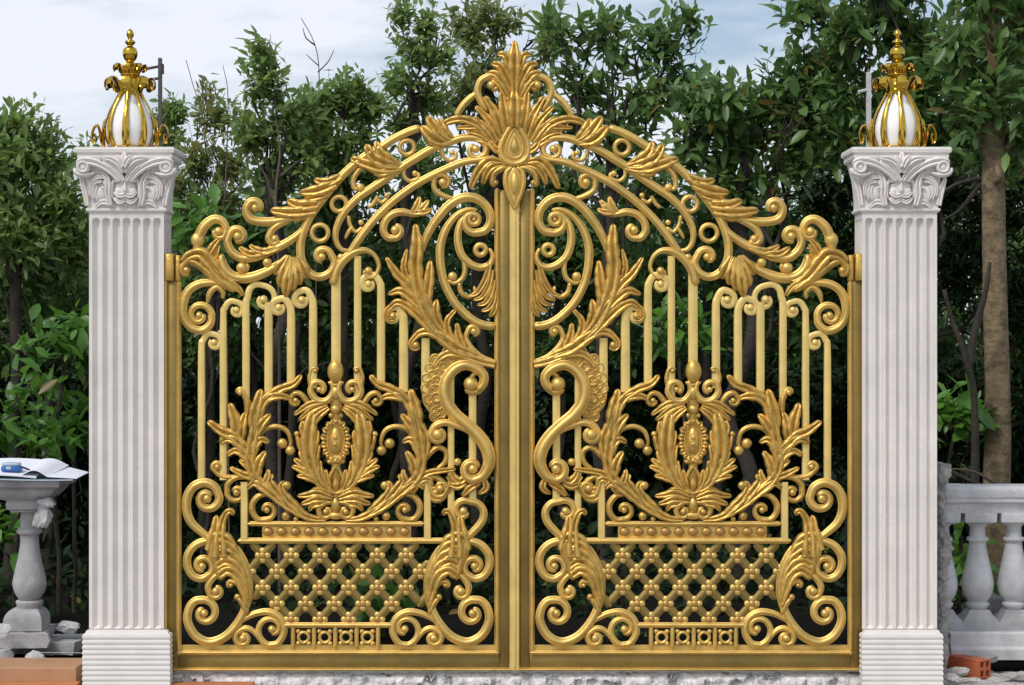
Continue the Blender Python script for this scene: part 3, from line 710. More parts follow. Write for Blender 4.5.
def capital(o, pxc):
    dx = pxc - PXC
    cx = X(pxc)
    zz = lambda py: Z(py)
    prof = [(zz(212.8), .004), (zz(211), .010), (zz(209), .010), (zz(208.2), .004), (zz(207.5), .004), (zz(198), .004), (zz(188), .007), (zz(178), .011), (zz(170), .018), (zz(163), .024),
            (zz(161.6), .026), (zz(160.8), .033), (zz(158.5), .037), (zz(155.2), .036), (zz(153.8), .044), (zz(150.6), .046), (zz(149.6), .043), (zz(148.4), .043)]
    V, F = rectstack(prof, cx, SHY, SHW, SHD)
    c = link('capital', V, F, 'stone', o, angle=28)
    YF = SHY - SHD
    A = []   # relief pieces
    g = G(); 
    def yb(py): return YF - float(np.interp(py, [150, 163, 170, 178, 188, 198, 210], [.037, .024, .018, .010, .004, -.001, 0]))
    def st(pts, w, sec='leaf', k=.45, up=.004):
        g.stroke(pts, w, sec, yb(np.mean([p[1] for p in pts])) - up, k)
    for sd in (1, -1):
        f = lambda q: [(127.5 + dx + sd * (x - 127.5), y) for x, y in q]
        # corner volute with its rolled end
        st(f([(122, 182), (115, 174), (106, 167.5), (96, 163.5), (86, 162.5), (79, 165)]), [4, 6, 7, 8, 8, 6], 'leaf', .55, .010)
        cxv = 127.5 + dx + sd * (86.5 - 127.5)
        g.ring(cxv, 168.4, 5.0, 4.0, y=YF - .036, k=.8); g.dome(cxv, 168.4, 3.6, y=YF - .036, d=3.2)
        st(f([(77, 169), (80, 174.5), (88, 176.5), (98, 174)]), [4, 5, 5, 2], 'bead', .7, .016)
        # leaf sweeping from the foot to the corner
        st(f([(112.5, 206), (110, 195), (110.5, 185), (108, 177), (102, 171)]), [5, 6, 7, 6, 4], 'leaf', .6, .008)
        st(f([(126.5, 182), (121, 173), (114, 166), (106, 161.5)]), [4, 6, 7, 4], 'leaf', .6, .013)
        # leaf pair under the abacus
        st(f([(127, 174), (122, 166), (115, 161), (106, 159.5)]), [4, 6, 6, 3], 'leaf', .6, .020)
        st(f([(127.2, 169), (124, 162), (119, 157)]), [5, 6, 3], 'leaf', .6, .024)
        # profile head looking to the mask
        hx = lambda q: f(q)
        g.dome(127.5 + dx + sd * (101.5 - 127.5), 194, 7.2, 9.5, yb(190) + .003, 5.2)
        st(hx([(105, 180), (109, 187), (111.5, 192), (108.5, 194)]), [5, 5, 4, 3], 'round', .5, .008)   # brow to nose
        st(hx([(108.5, 198), (104, 199), (108, 202), (103, 204)]), [3, 3.4, 3, 2], 'round', .5, .007)       # lips and chin
        g.dome(127.5 + dx + sd * (105.2 - 127.5), 188.5, 2., 1.5, yb(188) - .020, 2.)
        for q in ([(107, 178), (98, 179), (92, 187), (92, 198)], [(104, 182), (96, 184), (94, 192), (96, 201)], [(99, 186), (97, 193), (100, 202)]): st(hx(q), [3, 4.6, 4, 2], 'leaf', .5, .012)
        # leaves along the foot and edge
        st(hx([(89, 206), (87.5, 196), (85, 186), (82, 178)]), [5, 6, 6, 3], 'leaf', .4, .003)
        st(hx([(97, 208), (103, 203), (111, 204), (117, 208)]), [3, 6, 6, 3], 'leaf', .4, .006)
        # half of the mask: brow, lid, cheek, moustache
        st(hx([(127, 183), (122, 180.5), (116.5, 183)]), [3.4, 4.4, 3], 'round', .6, .018)
        g.dome(127.5 + dx + sd * (121.3 - 127.5), 186.2, 3.2, 1.8, yb(186) - .012, 2.6)
        g.dome(127.5 + dx + sd * (120.6 - 127.5), 192, 4.4, 4.6, yb(190) - .009, 4.2)
        st(hx([(127, 196), (121.5, 197), (116, 193)]), [4, 4.6, 2.5], 'leaf', .6, .020)
        st(hx([(126.6, 201), (121.5, 203), (115.5, 198)]), [4, 5, 3], 'leaf', .6, .016)
        st(hx([(115, 200), (113.5, 191), (115, 183), (119, 177)]), [3, 4, 4, 3], 'bead', .6, .010)
    g.dome(127.5 + dx, 189.5, 11, 14.5, yb(188) - .001, 6, 6, 18)
    g.stroke([(127.5 + dx, 180), (127.5 + dx, 187), (127.5 + dx, 193.5)], [2.8, 3.4, 5.4], 'round', yb(186) - .024, .6)
    for i in range(7): g.dome(127.5 + dx + (i - 3) * 3.1, 204.6 - abs(i - 3) * .9, 2., 2.8, yb(200) - .008, 2.4, 4, 8)
    g.dome(127.5 + dx, 199.4, 3, 1.5, yb(199) - .020, 1.6)
    g.dome(127.5 + dx, 168.5, 2.6, 2.6, yb(168) - .018, 2.4); g.tear([(127.5 + dx, 168), (127.5 + dx, 160), (127.5 + dx, 152.5)], 6, 'leaf', YF - .041, .4)
    sub(c, g, 'carved_relief', 'stone')
capital(L_PIL, PXC); capital(R_PIL, 898.6)

# ================================================================== LANTERNS
def lathe(prof, cx, cy, seg=28):
    V = []; F = []
    for r_, z in prof:
        for j in range(seg):
            a = 2 * math.pi * j / seg; V.append((cx + r_ * math.cos(a), cy + r_ * math.sin(a), z))
    n = len(prof)
    for i in range(n - 1):
        for j in range(seg): F.append([i * seg + j, i * seg + (j + 1) % seg, (i + 1) * seg + (j + 1) % seg, (i + 1) * seg + j])
    F.append(list(range(seg - 1, -1, -1))); F.append([(n - 1) * seg + j for j in range(seg)])
    return V, F
def smooth_prof(pts, step=2.): return [tuple(q) for q in cr(pts, step)]
def ribbon3(path, width, thick, ang, cx, cy):
    """a band swept along a radial (r, z) path at angle ang; width may vary"""
    p = np.array(path, float); n = len(p); tg = np.gradient(p, axis=0); tg /= np.linalg.norm(tg, axis=1)[:, None] + 1e-9
    nm = np.stack([tg[:, 1], -tg[:, 0]], 1)
    w = np.interp(np.linspace(0, 1, n), np.linspace(0, 1, len(width)), width)
    ca, sa = math.cos(ang), math.sin(ang); V = []; sec = [(-1, 0), (-.8, .7), (0, 1.25), (.8, .7), (1, 0), (0, -.5)]
    for i in range(n):
        for a, h in sec:
            r_ = p[i, 0] + nm[i, 0] * h * thick; z = p[i, 1] + nm[i, 1] * h * thick; t = a * w[i] / 2
            V.append((cx + ca * r_ - sa * t, cy + sa * r_ + ca * t, z))
    m = len(sec); F = [[i * m + j, i * m + (j + 1) % m, (i + 1) * m + (j + 1) % m, (i + 1) * m + j] for i in range(n - 1) for j in range(m)]
    F.append(list(range(m - 1, -1, -1))); F.append([(n - 1) * m + j for j in range(m)])
    return V, F
def lantern(pxc, label):
    cx, cy = X(pxc), SHY; base = Z(148.3)
    o = empty('lantern', (cx, cy, base), label, 'lantern', 'lanterns on the pillars')
    zz = lambda py: Z(py)
    V, F = lathe(smooth_prof([(.070, zz(146.5)), (.081, zz(138)), (.086, zz(129)), (.082, zz(120)), (.068, zz(109)), (.048, zz(99)), (.035, zz(92))], .006), cx, cy)
    link('glass_globe', V, F, 'glass', o, angle=60)
    V, F = lathe([(.088, base), (.092, zz(147.3)), (.088, zz(146)), (.074, zz(145.2)), (.06, zz(145))], cx, cy); link('base_ring', V, F, 'brass', o)
    path = smooth_prof([(.074, zz(146.5)), (.088, zz(138)), (.093, zz(129)), (.089, zz(120)), (.075, zz(109)), (.055, zz(99)), (.040, zz(90)), (.040, zz(84))], .005)
    for i in range(8):
        a = -math.pi / 2 + i * math.pi / 4
        V, F = ribbon3(path, [.026, .028, .025, .020, .016, .019, .022], .0045, a, cx, cy)
        rib = link('rib', V, F, 'brass', o, angle=60)
        V2, F2 = ribbon3([(.094 + .003 * math.sin(k * .5), zz(146 - k * 3.2)) for k in range(10)], [.006, .012, .009, .012, .009, .012, .008, .004], .005, a, cx, cy)
        link('leaf', V2, F2, 'brass', rib, angle=60)
    # two crowns of curled leaves
    V, F = lathe(smooth_prof([(.040, zz(92)), (.046, zz(89)), (.040, zz(86)), (.030, zz(82)), (.028, zz(76)), (.036, zz(73)), (.030, zz(69)), (.022, zz(65)), (.028, zz(63)), (.016, zz(60))], .004), cx, cy)
    link('collar', V, F, 'brass', o, angle=60)
    for i in range(8):
        a = -math.pi / 2 + i * math.pi / 4
        low = smooth_prof([(.036, zz(94)), (.044, zz(87)), (.060, zz(80)), (.078, zz(76)), (.092, zz(78)), (.096, zz(84)), (.088, zz(88)), (.079, zz(85)), (.081, zz(81))], .004)
        V, F = ribbon3(low, [.022, .030, .034, .034, .032, .026, .020], .0045, a, cx, cy); link('crown_leaf', V, F, 'brass', o, angle=60)
        up = smooth_prof([(.026, zz(76)), (.036, zz(69)), (.050, zz(63.5)), (.060, zz(62.5)), (.064, zz(66)), (.060, zz(69)), (.055, zz(67))], .004)
        V, F = ribbon3(up, [.016, .026, .030, .028, .022, .016], .004, a, cx, cy); link('crown_leaf', V, F, 'brass', o, angle=60)
    V, F = lathe(smooth_prof([(.016, zz(61)), (.013, zz(59.5)), (.022, zz(57)), (.028, zz(52)), (.025, zz(47)), (.014, zz(44.5)), (.010, zz(43)), (.019, zz(40.5)), (.018, zz(38.6)), (.008, zz(37)), (.010, zz(35)), (.0145, zz(32)), (.010, zz(28.5)), (.001, zz(26))], .0025), cx, cy)
    link('finial', V, F, 'brass', o, angle=70)
    for i in (0, 2):
        a = i * math.pi / 2
        br = smooth_prof([(.086, zz(147)), (.098, zz(143)), (.104, zz(134)), (.100, zz(126)), (.096, zz(119))], .004)
        V, F = ribbon3(br, [.016, .020, .016, .012, .003], .005, a, cx, cy)
        bo = link('bracket', V, F, 'brass', o, angle=60)
        c2 = smooth_prof([(.092, zz(147)), (.106, zz(140)), (.114, zz(128)), (.122, zz(123)), (.136, zz(125)), (.146, zz(132)), (.143, zz(140)), (.132, zz(141.5)), (.127, zz(136)), (.133, zz(132))], .004)
        V, F = ribbon3(c2, [.016, .022, .020, .026, .026, .022, .018], .006, a, cx, cy); link('curl', V, F, 'brass', bo, angle=60)
    return o
lantern(PXC - .5, 'gold and white pear shaped lantern on the left pillar')
lantern(900.6, 'gold and white pear shaped lantern on the right pillar')

# ================================================================== GROUND
def sheet(name, x0, x1, y0, y1, z, nx, ny, amp, m, kind='structure', freq=1.):
    xs = np.linspace(x0, x1, nx + 1); ys = np.linspace(y0, y1, ny + 1); V = []
    for y in ys:
        for x in xs: V.append((x, y, z + amp * (math.sin(x * 2.3 * freq + y * 1.1) * math.cos(y * 1.7 * freq - x * .6) + .5 * math.sin(x * 7.1 * freq + 1) * math.sin(y * 6.3 * freq))))
    F = [[j * (nx + 1) + i, j * (nx + 1) + i + 1, (j + 1) * (nx + 1) + i + 1, (j + 1) * (nx + 1) + i] for j in range(ny) for i in range(nx)]
    o = link(name, V, F, m, angle=180); o['kind'] = kind; return o
sheet('ground', -400, 400, -400, 400, GZ - .004, 8, 8, 0, 'soil')
sheet('driveway', -9, 9, -30, -.075, GZ, 20, 20, 0, 'drive')
sheet('forest_floor', -16, 16, .75, 24, GZ + .02, 90, 80, .03, 'soil')

RUB = True
def noise3(p, seed=0):
    p = np.asarray(p, float); o = np.zeros(len(p)); rg = np.random.default_rng(seed)
    for k in range(14):
        f = 2 ** (k * .32); d = rg.normal(size=3); d /= np.linalg.norm(d)
        o += np.sin(p @ (d * f) + rg.uniform(0, 6.28)) / f**.8
    return o / 2.2
# rough cement threshold under the gate
def threshold():
    x0, x1 = X(170.5), X(862.0); nx, nz = 700, 9
    xs = np.linspace(x0, x1, nx); V = []; F = []
    prof = [(.006, GZ - .01), (.004, GZ + .014), (.006, -.026), (.014, -.015), (.030, -.010), (.080, -.009), (.16, -.010), (.26, -.013), (.27, GZ - .01)]
    for i, (y, z) in enumerate(prof):
        p = np.stack([xs * 34, np.full(nx, y * 60 + i * 1.7), np.full(nx, z * 40)], 1)
        nz_ = noise3(p, 3); n2 = noise3(p * 3.1, 5)
        for j in range(nx): V.append((xs[j], y + (.010 * nz_[j] + .009 * n2[j] if 0 < i < 8 else 0), min(-.0075, z + (.010 * nz_[j] + .008 * n2[j] if 0 < i < 8 else 0))))
    F = [[i * nx + j, i * nx + j + 1, (i + 1) * nx + j + 1, (i + 1) * nx + j] for i in range(len(prof) - 1) for j in range(nx - 1)]
    o = link('threshold', V, F, 'sill', angle=180); o['kind'] = 'structure'
threshold()
def rubble_ground():
    nx, ny = 130, 60; xs = np.linspace(X(944), X(1250), nx); ys = np.linspace(-.073, .36, ny); A, B = np.meshgrid(xs, ys)
    p = np.stack([A.ravel() * 22, B.ravel() * 22, 0 * A.ravel()], 1); z = .007 * noise3(p, 8) + .006 * noise3(p * 2.7, 9)
    e = np.minimum(1, np.minimum((A.ravel() - xs[0]) / .02, np.minimum((B.ravel() - ys[0]) / .02, (ys[-1] - B.ravel()) / .02)))
    V = np.stack([A.ravel(), B.ravel(), GZ + .001 + (np.abs(z) + .003) * np.clip(e, 0, 1)], 1)
    F = [[j * nx + i, j * nx + i + 1, (j + 1) * nx + i + 1, (j + 1) * nx + i] for j in range(ny - 1) for i in range(nx - 1)]
    o = link('rubble_ground', V, F, 'debris', angle=180); o['kind'] = 'structure'
rubble_ground()

def rbox(x0, x1, y0, y1, z0, z1, b=.003):
    V = []; F = []
    for z, o in ((z0, b), (z0 + b, 0), (z1 - b, 0), (z1, b)):
        V += [(x0 + o, y0 + o, z), (x1 - o, y0 + o, z), (x1 - o, y1 - o, z), (x0 + o, y1 - o, z)]
    for i in range(3):
        for j in range(4): F.append([i * 4 + j, i * 4 + (j + 1) % 4, (i + 1) * 4 + (j + 1) % 4, (i + 1) * 4 + j])
    F += [[3, 2, 1, 0], [12, 13, 14, 15]]
    return np.array(V), F
def thing(name, V, F, m, label, cat, group=None, angle=38):
    V = np.asarray(V, float); lo = V.min(0); hi = V.max(0)
    o = link(name, V, F, m, loc=((lo[0] + hi[0]) / 2, (lo[1] + hi[1]) / 2, lo[2]), angle=angle)
    return tag(o, label, cat, group)
V, F = rbox(X(-60), X(80.6), -.060, -.002, GZ, Z(681), .002)
thing('board', V, F, 'plank2', 'orange strip of board along the ground left of the left pillar', 'board')
V, F = rbox(X(171), X(255), -.058, -.006, GZ, Z(681.2), .002)
thing('board', V, F, 'plank2', 'short orange board on the ground under the gate, right of the left pillar', 'board')
V, F = rbox(X(-70), X(76), -.001, .24, GZ, Z(669.4) + .006, .003)
thing('plank', V, F, 'plank', 'wide tan plank lying behind the orange strip under the broken baluster', 'board')

# ================================================================== LEFT: BROKEN BALUSTER, NOTEBOOK, RUBBLE
def sq_lathe(prof, cx, cy): return rectstack([(z, r_) for r_, z in prof], cx, cy, 0, 0)
YB = .46
kB = (D + YB) / D
def bx(px): return P(px, 0, YB)[0]
def bz(py): return P(0, py, YB)[2]
sc_ = S * kB
ped = empty('baluster', (bx(29.5), YB, GZ), 'broken concrete baluster standing alone left of the left pillar, notebook on its cap', 'baluster')
cxb = bx(29.5)
V, F = lathe(smooth_prof([(11 * sc_, bz(609)), (13.5 * sc_, bz(601)), (9 * sc_, bz(599.5))], .004) + smooth_prof([(11 * sc_, bz(598)), (14.5 * sc_, bz(592)), (16.6 * sc_, bz(583)), (14.8 * sc_, bz(572)), (11.5 * sc_, bz(558)), (9.4 * sc_, bz(544)), (9.2 * sc_, bz(535))], .006)
    + [(12.3 * sc_, bz(533)), (12.8 * sc_, bz(531)), (11.5 * sc_, bz(529)), (9 * sc_, bz(527)), (8.6 * sc_, bz(510))], cxb, YB, 32)
link('vase', V, F, 'conc', ped)
V, F = sq_lathe([(19 * sc_, bz(628.6)), (19 * sc_, bz(617)), (17.6 * sc_, bz(613)), (15 * sc_, bz(609.5)), (12 * sc_, bz(607.5))], cxb - .01, YB)
link('foot', V, F, 'conc', ped)
def chip(V, cut, amp=.006, seed=1):
    V = np.array(V); n = noise3(V * 40, seed); V[:, 0] += amp * n; V[:, 2] += amp * .5 * noise3(V * 33, seed + 1); return V
def slab(x0, x1, y0, y1, z0, z1, nx, ny, ragged=.03, seed=2):
    """a broken slab: ragged right-hand edge, fine grid"""
    V = []; F = []
    xs = np.linspace(0, 1, nx); ys = np.linspace(0, 1, ny)
    for zi, z in enumerate((z0, (z0 + z1) / 2, z1)):
        for b in ys:
            e = ragged * (noise3([[b * 9, seed, zi * .5]], seed)[0]) 
            for a in xs:
                V.append((x0 + (x1 - x0 + e - (zi == 0) * ragged * .8) * a, y0 + (y1 - y0) * b + .2 * e * (a - .5), z + .002 * noise3([[a * 20, b * 20, z * 50]], 4)[0]))
    n = nx * ny
    F += [[2 * n + j * nx + i, 2 * n + j * nx + i + 1, 2 * n + (j + 1) * nx + i + 1, 2 * n + (j + 1) * nx + i] for j in range(ny - 1) for i in range(nx - 1)]
    F += [[(j + 1) * nx + i, (j + 1) * nx + i + 1, j * nx + i + 1, j * nx + i] for j in range(ny - 1) for i in range(nx - 1)]
    for z in range(2):
        for i in range(nx - 1): F.append([z * n + i, z * n + i + 1, (z + 1) * n + i + 1, (z + 1) * n + i]); k = (ny - 1) * nx; F.append([(z + 1) * n + k + i, (z + 1) * n + k + i + 1, z * n + k + i + 1, z * n + k + i])
        for j in range(ny - 1):
            a = nx - 1; F.append([z * n + j * nx + a, z * n + (j + 1) * nx + a, (z + 1) * n + (j + 1) * nx + a, (z + 1) * n + j * nx + a]); F.append([(z + 1) * n + j * nx, (z + 1) * n + (j + 1) * nx, z * n + (j + 1) * nx, z * n + j * nx])
    return V, F
V, F = sq_lathe([(14 * sc_, bz(511)), (14.5 * sc_, bz(509.5)), (17.5 * sc_, bz(508)), (18.5 * sc_, bz(503)), (17.5 * sc_, bz(499.5)), (25 * sc_, bz(497)), (32 * sc_, bz(489)), (34 * sc_, bz(486.5)), (39 * sc_, bz(484.5)), (40 * sc_, bz(478.6)), (39 * sc_, bz(477.6))], cxb - .004, YB)
cap_ = link('cap', V, F, 'conc', ped)
V, F = slab(bx(-40), bx(53), YB - .14, YB + .15, bz(643), bz(629.2), 22, 18, .022, 3)
pl = link('plinth', V, F, 'conc', ped, angle=30)
V, F = slab(bx(-40), bx(24), YB - .17, YB + .1, bz(652), bz(644), 18, 14, .02, 9)
link('plinth', V, F, 'concl', ped, angle=30)

def rock(c, r3, seed, flat=.35):
    """a broken lump: a sphere grid cut by random planes and roughened"""
    rg = np.random.default_rng(seed); V = []; F = []; nu, nv = 44, 26
    for i in range(nv + 1):
        th = math.pi * i / nv
        for j in range(nu):
            ph = 2 * math.pi * j / nu; V.append((math.sin(th) * math.cos(ph), math.sin(th) * math.sin(ph), math.cos(th)))
    V = np.array(V)
    for _ in range(9):
        d = rg.normal(size=3); d /= np.linalg.norm(d); h = rg.uniform(.5, .8); t = V @ d
        V = V - np.where(t > h, t - h, 0)[:, None] * d
    V = V * (1 + .09 * noise3(V * 5, seed) + .05 * noise3(V * 13, seed + 9))[:, None]
    V = V * np.array(r3) + np.array(c)
    for i in range(nv):
        for j in range(nu): F.append([i * nu + j, i * nu + (j + 1) % nu, (i + 1) * nu + (j + 1) % nu, (i + 1) * nu + j])
    return V, F
def stone(px, py, y, wx, wz, seed, m, label, dy=None, name='rubble_stone'):
    k = S * (D + y) / D; c = P(px, py, y)
    V, F = rock(c, (wx * k, (dy or wx) * k, wz * k), seed)
    return thing(name, V, F, m, label, 'rubble', 'broken masonry lying about', 24)
stone(69, 630, .52, 14, 8.5, 5, 'concl', 'pale jagged lump of concrete on a slab between the broken baluster and left pillar')
V, F = slab(P(46, 0, .55)[0], P(84, 0, .55)[0], .42, .66, P(0, 650, .55)[2], P(0, 638, .55)[2], 14, 12, .01, 12)
thing('broken_slab', V, F, 'conc', 'dark broken concrete slab under the pale jagged lump', 'rubble', 'broken masonry lying about', 30)
stone(35, 661, .30, 11, 10, 8, 'concl', 'grey concrete lump propping the broken plinth, behind the tan plank', 9)
stone(74, 667, .27, 4.5, 5, 21, 'conc', 'small grey stone beside the ribbed base of the left pillar', 4)
stone(2, 632, .25, 12, 9, 33, 'concl', 'rounded grey stone on the plinth at the far left edge', 7)
# broken ornament leaning on the neck of the baluster
def ornament():
    k = S * (D + .3) / D; V1, F1 = rock(P(44, 514, .36), (9 * k, 7 * k, 14 * k), 15); V2, F2 = rock(P(48, 504, .35), (12 * k, 7 * k, 6.5 * k), 17); V3, F3 = rock(P(37, 520, .35), (6 * k, 6 * k, 9 * k), 19)
    V = np.vstack([V1, V2, V3]); F = F1 + [[i + len(V1) for i in q] for q in F2] + [[i + len(V1) + len(V2) for i in q] for q in F3]
    thing('plaster_fragment', V, F, 'concl', 'pale broken plaster fragment stuck against the neck of the lone baluster', 'fragment', None, 24)
ornament()
# notebook lying open
def notebook():
    o = empty('notebook', P(30, 477.5, YB), 'open notebook with curling white pages on the broken baluster cap', 'notebook')
    zt = bz(477.4) + .001
    def page(x0, x1, lift, off, m, nm, thick=.004):
        nx, ny = 26, 14; V = []; F = []
        for side in (0, 1):
            for j in range(ny):
                b = j / (ny - 1)
                for i in range(nx):
                    a = i / (nx - 1); x = x0 + (x1 - x0) * a - .03 * b * (a > .5)
                    z = zt + off + lift(a, b) - (side * thick)
                    V.append((x, YB - .20 + .36 * b, z))
        n = nx * ny
        for j in range(ny - 1):
            for i in range(nx - 1):
                q = [j * nx + i, j * nx + i + 1, (j + 1) * nx + i + 1, (j + 1) * nx + i]; F.append(q); F.append([n + t for t in q[::-1]])
        bd = [i for i in range(nx)] + [j * nx + nx - 1 for j in range(1, ny)] + [(ny - 1) * nx + i for i in range(nx - 2, -1, -1)] + [j * nx for j in range(ny - 2, 0, -1)]
        for a, b in zip(bd, bd[1:] + bd[:1]): F.append([a, n + a, n + b, b])
        return link(nm, V, F, m, o, angle=60)
    page(bx(-40), bx(84), lambda a, b: .002 * math.sin(a * 6), .006, 'greyp', 'cover', .005)
    page(bx(-38), bx(48), lambda a, b: .012 * math.sin(a * 3.1) * (1 - .3 * b) + .045 * b, .014, 'paper', 'page', .006)
    page(bx(34), bx(88), lambda a, b: (.022 * math.sin(min(1, a * 2.2) * math.pi) * (1 - .5 * b) * (a < .46) + .042 * b * (1 - a) + .012 * (1 - a)), .010, 'paper', 'page', .003)
    return zt
zt = notebook()
def blob(name, c, r3, m, parent=None, pw=.45):
    V = []; F = []; nu, nv = 28, 14
    for i in range(nv + 1):
        th = math.pi * i / nv
        for j in range(nu):
            ph = 2 * math.pi * j / nu
            sg = lambda v: math.copysign(abs(v)**pw, v)
            V.append((c[0] + r3[0] * sg(math.cos(ph)) * abs(math.sin(th))**pw, c[1] + r3[1] * sg(math.sin(ph)) * abs(math.sin(th))**pw, c[2] + r3[2] * sg(math.cos(th))))
    for i in range(nv):
        for j in range(nu): F.append([i * nu + j, i * nu + (j + 1) % nu, (i + 1) * nu + (j + 1) % nu, (i + 1) * nu + j])
    return link(name, V, F, m, parent, angle=60)
pc = P(12, 467.5, .32)
cs = empty('pencil_case', (pc[0], pc[1], pc[2] - .016), 'small blue and grey plastic case lying on the notebook pages', 'case')
blob('case_body', (pc[0], pc[1], pc[2] - .004), (.040, .030, .012), 'blue', cs)
blob('case_lid', (pc[0] - .002, pc[1], pc[2] + .013), (.036, .027, .007), 'greyp', cs)
blob('case_clip', (pc[0] - .005, pc[1] - .031, pc[2]), (.010, .003, .006), 'greyp', cs)
def tube(p, r_, seg=8):
    p = np.array(p, float); n = len(p); r_ = np.interp(np.linspace(0, 1, n), np.linspace(0, 1, len(r_)), r_) if not np.isscalar(r_) else np.full(n, r_)
    tg = np.gradient(p, axis=0); tg /= np.linalg.norm(tg, axis=1)[:, None] + 1e-9
    up = np.array([0., 0, 1]) if abs(tg[0][2]) < .9 else np.array([1., 0, 0])
    V = []; a = np.cross(tg[0], up); a /= np.linalg.norm(a)
    for i in range(n):
        a = a - tg[i] * (a @ tg[i]); a /= np.linalg.norm(a) + 1e-9; b = np.cross(tg[i], a)
        for j in range(seg): t = 2 * math.pi * j / seg; V.append(p[i] + r_[i] * (math.cos(t) * a + math.sin(t) * b))
    F = [[i * seg + j, i * seg + (j + 1) % seg, (i + 1) * seg + (j + 1) % seg, (i + 1) * seg + j] for i in range(n - 1) for j in range(seg)]
    F += [list(range(seg - 1, -1, -1)), [(n - 1) * seg + j for j in range(seg)]]
    return np.array(V), F
V, F = tube(cr([P(22, 467, .30), P(28, 469.3, .30), P(34, 472, .30)], .01), [.004, .004, .001])
thing('pen', V, F, 'black', 'dark pen lying on the notebook page beside the blue case', 'pen')
V, F = tube([P(38, 652.5, .33), P(82, 653, .33)], .0016, 6)
thing('wire', V, F, 'wire', 'thin stretched wire running from the broken plinth to the left pillar', 'wire')

# iron bracket post behind the left pillar
def ironpost():
    y = .42
    o = empty('iron_post', (P(159, 0, y)[0], y, GZ), 'rusty dark iron post with two short arms behind the left lantern', 'post')
    V, F = rbox(P(158.4, 0, y)[0], P(161.8, 0, y)[0], y - .01, y + .012, GZ, P(0, 58, y)[2], .002); link('upright', V, F, 'iron', o)
    V, F = rbox(P(161.9, 0, y)[0], P(163.8, 0, y)[0], y - .006, y + .008, P(0, 74, y)[2], P(0, 64, y)[2], .001); link('flange', V, F, 'iron', o)
    for a, b in ((66, 70), (78, 81)):
        V, F = tube([P(161, a, y), P(140, b, y)], .006, 6); link('arm', V, F, 'iron', o)
ironpost()
y = .42
o = empty('steel_post', (P(869, 0, y)[0], y, GZ), 'pale grey steel post with a cross arm behind the right lantern', 'post')
V, F = rbox(P(866.5, 0, y)[0], P(870.8, 0, y)[0], y - .01, y + .012, GZ, P(0, 72, y)[2], .002); link('upright', V, F, 'concl', o)
V, F = tube([P(858, 92, y), P(884, 86, y)], .007, 6); link('arm', V, F, 'concl', o)

# ================================================================== RIGHT: BALUSTRADE
YR = .42
kR = (D + YR) / D; sr = S * kR
rx = lambda px: P(px, 0, YR)[0]
rz = lambda py: P(0, py, YR)[2]
bal = empty('balustrade', (rx(1010), YR, rz(655)), 'weathered white balustrade with vase balusters right of the right pillar', 'balustrade')
def extr(prof, x0, x1, nx=40, seed=0, rag=0.):
    V = []; F = []; xs = np.linspace(x0, x1, nx); m = len(prof)
    for x in xs:
        for yy, z in prof: V.append((x, yy, z))
    F = [[i * m + j, (i + 1) * m + j, (i + 1) * m + (j + 1) % m, i * m + (j + 1) % m] for i in range(nx - 1) for j in range(m)]
    F += [list(range(m)), [(nx - 1) * m + j for j in range(m - 1, -1, -1)]]
    V = np.array(V)
    if rag: V += rag * np.stack([noise3(V * 45, seed), noise3(V * 45, seed + 1), noise3(V * 45, seed + 2)], 1) * np.clip(1 - (V[:, :1] - x0) / .12, .08, 1)
    return V, F
h = .085
prof = [(YR - h, rz(496)), (YR - h - .004, rz(492)), (YR - h, rz(488)), (YR - h + .012, rz(485.3)), (YR + h - .012, rz(485)), (YR + h, rz(489)), (YR + h, rz(499)), (YR + h * .75, rz(503)), (YR + h * .7, rz(512)), (YR - h * .7, rz(512)), (YR - h * .75, rz(503)), (YR - h * .95, rz(500.5)), (YR - h * .95, rz(497))]
V, F = extr(prof, rx(942), rx(1190), 60, 3, .004); link('rail', V, F, 'concl', bal, angle=30)
for i in range(7):
    c = 977.5 + (i - 1) * 36; cx = rx(c)
    V, F = lathe(smooth_prof([(8.5 * sr, rz(609)), (11 * sr, rz(605.5)), (11.5 * sr, rz(603)), (9.5 * sr, rz(601))], .003) + smooth_prof([(10.5 * sr, rz(599.5)), (14 * sr, rz(594)), (16 * sr, rz(585)), (15 * sr, rz(576)), (11.8 * sr, rz(562)), (9.2 * sr, rz(549)), (8.2 * sr, rz(541))], .006)
                 + [(10.6 * sr, rz(540.4)), (11.2 * sr, rz(538.6)), (10.4 * sr, rz(537)), (8 * sr, rz(536.2)), (7.4 * sr, rz(527)), (9.5 * sr, rz(524.5)), (11 * sr, rz(523))], cx, YR, 32)
    b = link('baluster', V, F, 'concl', bal)
    V, F = sq_lathe([(18 * sr, rz(628)), (18 * sr, rz(620.5)), (17 * sr, rz(618)), (12.5 * sr, rz(613.5)), (9.5 * sr, rz(608.6))], cx, YR); link('foot', V, F, 'conc', b)
    V, F = sq_lathe([(11 * sr, rz(523.2)), (15.4 * sr, rz(521)), (16 * sr, rz(513.5)), (15.4 * sr, rz(511.6))], cx, YR); link('cap', V, F, 'concl', b)
hb = .115
prof = [(YR - hb, rz(642)), (YR - hb, rz(630)), (YR - hb + .008, rz(628)), (YR + hb, rz(628)), (YR + hb, rz(655)), (YR - hb - .012, rz(655)), (YR - hb - .014, rz(645)), (YR - hb - .008, rz(643))]
V, F = extr(prof, rx(944), rx(1190), 50, 8, .003); link('base_slab', V, F, 'concl', bal, angle=30)
